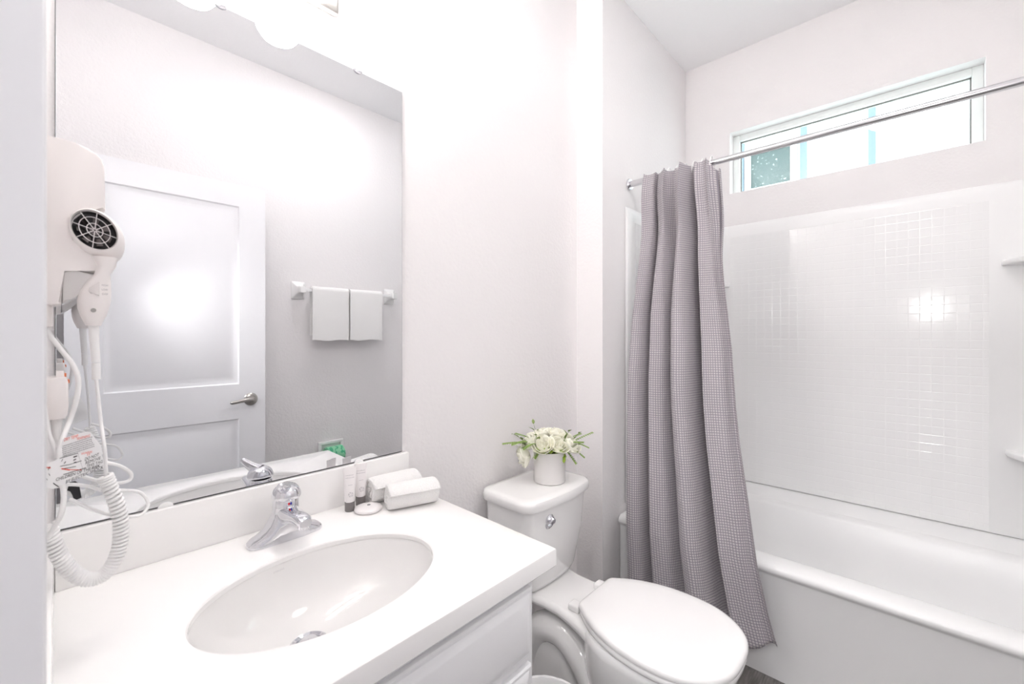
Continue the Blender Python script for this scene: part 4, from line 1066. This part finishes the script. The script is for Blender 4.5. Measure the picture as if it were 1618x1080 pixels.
tube(b, smooth_path(dz_path([(166, 730, HY + 0.02), (190, 736, HY + 0.02), (207, 748, HY + 0.02), (203, 759, HY + 0.02), (180, 763, HY + 0.01), (150, 758, HY), (125, 750, HY)]), 10), 0.0026, 10)
obj('power_cord', b, M['cord'], hu, angle=60)
PYp = HY - 0.01
pl = obj('plug', prism(NB(), [Vector((wx + 0.006, PYp, oz(597, 70)))] + poly([(102, 595), (106, 598), (108, 604), (108.5, 640), (107, 655), (103, 661), (84, 663)], PYp) + [Vector((wx + 0.006, PYp, oz(663, 70)))], (0, 0.045, 0), 0.003), M['plastic'], hu, angle=30)
b = NB(); prism(b, poly([(88, 586), (101, 586), (102, 595.5), (88, 596)], PYp + 0.008), (0, 0.02, 0), 0.001); obj('plug_tab', b, M['plastic'], pl)
for v0, v1, u0 in ((589, 595, 101.8), (599, 605, 107)):
    b = NB(); prism(b, poly([(u0, v0), (u0 + 3.2, v0 + 1), (u0 + 3.2, v1), (u0, v1)], PYp + 0.010), (0, 0.012, 0), 0.0005); obj('reset_button', b, M['orange'], pl)
b = NB(); tube(b, dz_path([(89, 662, PYp + 0.02), (90, 690, PYp + 0.01), (91, 712, PYp)]), [0.0062, 0.0045, 0.0034], 12)
for k in range(5):
    p = at_y(89 + 0.1 * k, 664 + 3.6 * k, PYp + 0.02 - 0.001 * k); lathe(b, [(0.0066 - 0.0003 * k, -0.0007), (0.0066 - 0.0003 * k, 0.0007)], p, 14)
obj('plug_boot', b, M['cord'], pl)
wo = thing('wall_outlet', (XL, PYp + 0.02, oz(630, 80)), 'white wall outlet behind the dryer plug', 'outlet')
b = NB(); box(b, wx, XL + 0.006, PYp - 0.015, PYp + 0.055, oz(630, 80) - 0.057, oz(630, 80) + 0.057, 0.002); obj('plate', b, M['plastic'], wo)
# warning tag tied to the coiled cord
TYg = HY - 0.034
b = NB(); prism(b, poly([(98, 694), (118, 686), (138, 681.5), (144, 683), (150, 692), (160, 704), (162, 716), (120, 722), (92, 730)], TYg + 0.003), (0, 0.0008, 0))
tg = obj('warning_tag', b, M['paper'], hd_, fix=True); 
b = NB(); prism(b, poly([(71, 734), (92, 724.5), (122, 716), (150, 712.5), (158, 712.5), (163, 724), (164.5, 738), (140, 748), (112, 760), (84, 772), (73, 770)], TYg), (0, 0.0008, 0))
obj('tag_face', b, M['paper'], tg)
def txt_px(s, l, r, hgt, m, y=TYg - 0.0004):
    def fm(a, t): return at_y(l[0] + (r[0] - l[0]) * a + hgt * 0.12 * t, l[1] + (r[1] - l[1]) * a - hgt * t, y)
    return text_bm(s, 1, 1, fm), m
inks = {'red_ink': NB(), 'ink': NB(), 'grey_ink': NB()}
yb2 = TYg + 0.0026
for s_, l, r_, hh, k, yy in (('DRY TEMP.', (101, 697), (124, 690.5), 5, 'red_ink', yb2), ('WARNING', (121, 695.5), (142, 690), 4.5, 'red_ink', yb2), ('WARN', (128, 718.5), (145, 714.8), 3.5, 'red_ink', TYg - 0.0004), ('IT', (138, 719.8), (143, 718.5), 3.5, 'red_ink', TYg - 0.0004),
                            ('DO NOT', (134, 728), (156, 720), 5.2, 'ink', TYg - 0.0004), ('REMOVE', (135, 733.5), (158.5, 725.5), 5, 'ink', TYg - 0.0004), ('THIS TAG', (137, 738.5), (162, 730.5), 4.6, 'ink', TYg - 0.0004), ('ON BACK', (144, 741), (156, 737), 3, 'ink', TYg - 0.0004),
                            ('CHILDREN OF THE RISK', (88, 760), (158, 737.5), 5, 'ink', TYg - 0.0004), ('BY ELECTRIC SHOCK', (104, 763.5), (163, 739.5), 5, 'ink', TYg - 0.0004)):
    q, _ = txt_px(s_, l, r_, hh, None, yy); merge(inks[k], q)
def strip(k, p, q, w, y):
    bm = inks[k]; bm.faces.new([bm.verts.new(at_y(u, v, y)) for u, v in ((p[0], p[1]), (q[0], q[1]), (q[0], q[1] + w), (p[0], p[1] + w))])
rnd = random.Random(5)
for k in range(6):
    u0 = 99 - k * 0.8
    u = u0
    while u < 144 + k:
        w = rnd.uniform(0.8, 2.2); v0 = 704 + k * 3.4 - (u - u0) * 0.32
        strip('grey_ink', (u, v0), (u + w, v0 - 0.3 * w), 1.5, yb2); u += w + 0.8
yq = TYg - 0.0004
for p, q in (((94, 723.5), (123, 715)), ((100, 749), (136, 738)), ((123, 715), (131, 741)), ((95, 736), (110, 733)), ((110, 733), (129, 727)), ((99, 740), (120, 736))): strip('ink', p, q, 0.9, yq)
for p, q in (((97, 728), (99, 724)), ((101, 731), (104, 728)), ((116, 721), (122, 719)), ((116, 726), (120, 724)), ((117, 729.5), (121, 729)), ((76, 741), (79, 736)), ((77, 747), (79, 750)), ((73, 754), (75, 757)), ((84, 762), (93, 768))): strip('ink', p, q, 1.8, yq)
strip('red_ink', (72, 737), (80, 737.5), 2.2, yq); strip('red_ink', (97, 739), (110, 741), 2.0, yq); strip('red_ink', (110, 741), (129, 741.5), 1.0, yq)
for k, q in inks.items(): obj('print', q, M[k], tg, fix=False)
# black strap behind the tag
b = NB(); prism(b, poly([(110, 762), (119, 760), (125, 764), (129, 786), (121, 789.5), (116, 787), (112, 775), (106, 775)], HY + 0.045), (0, 0.004, 0), 0.001)
obj('cord_strap', b, M['black'], hu)
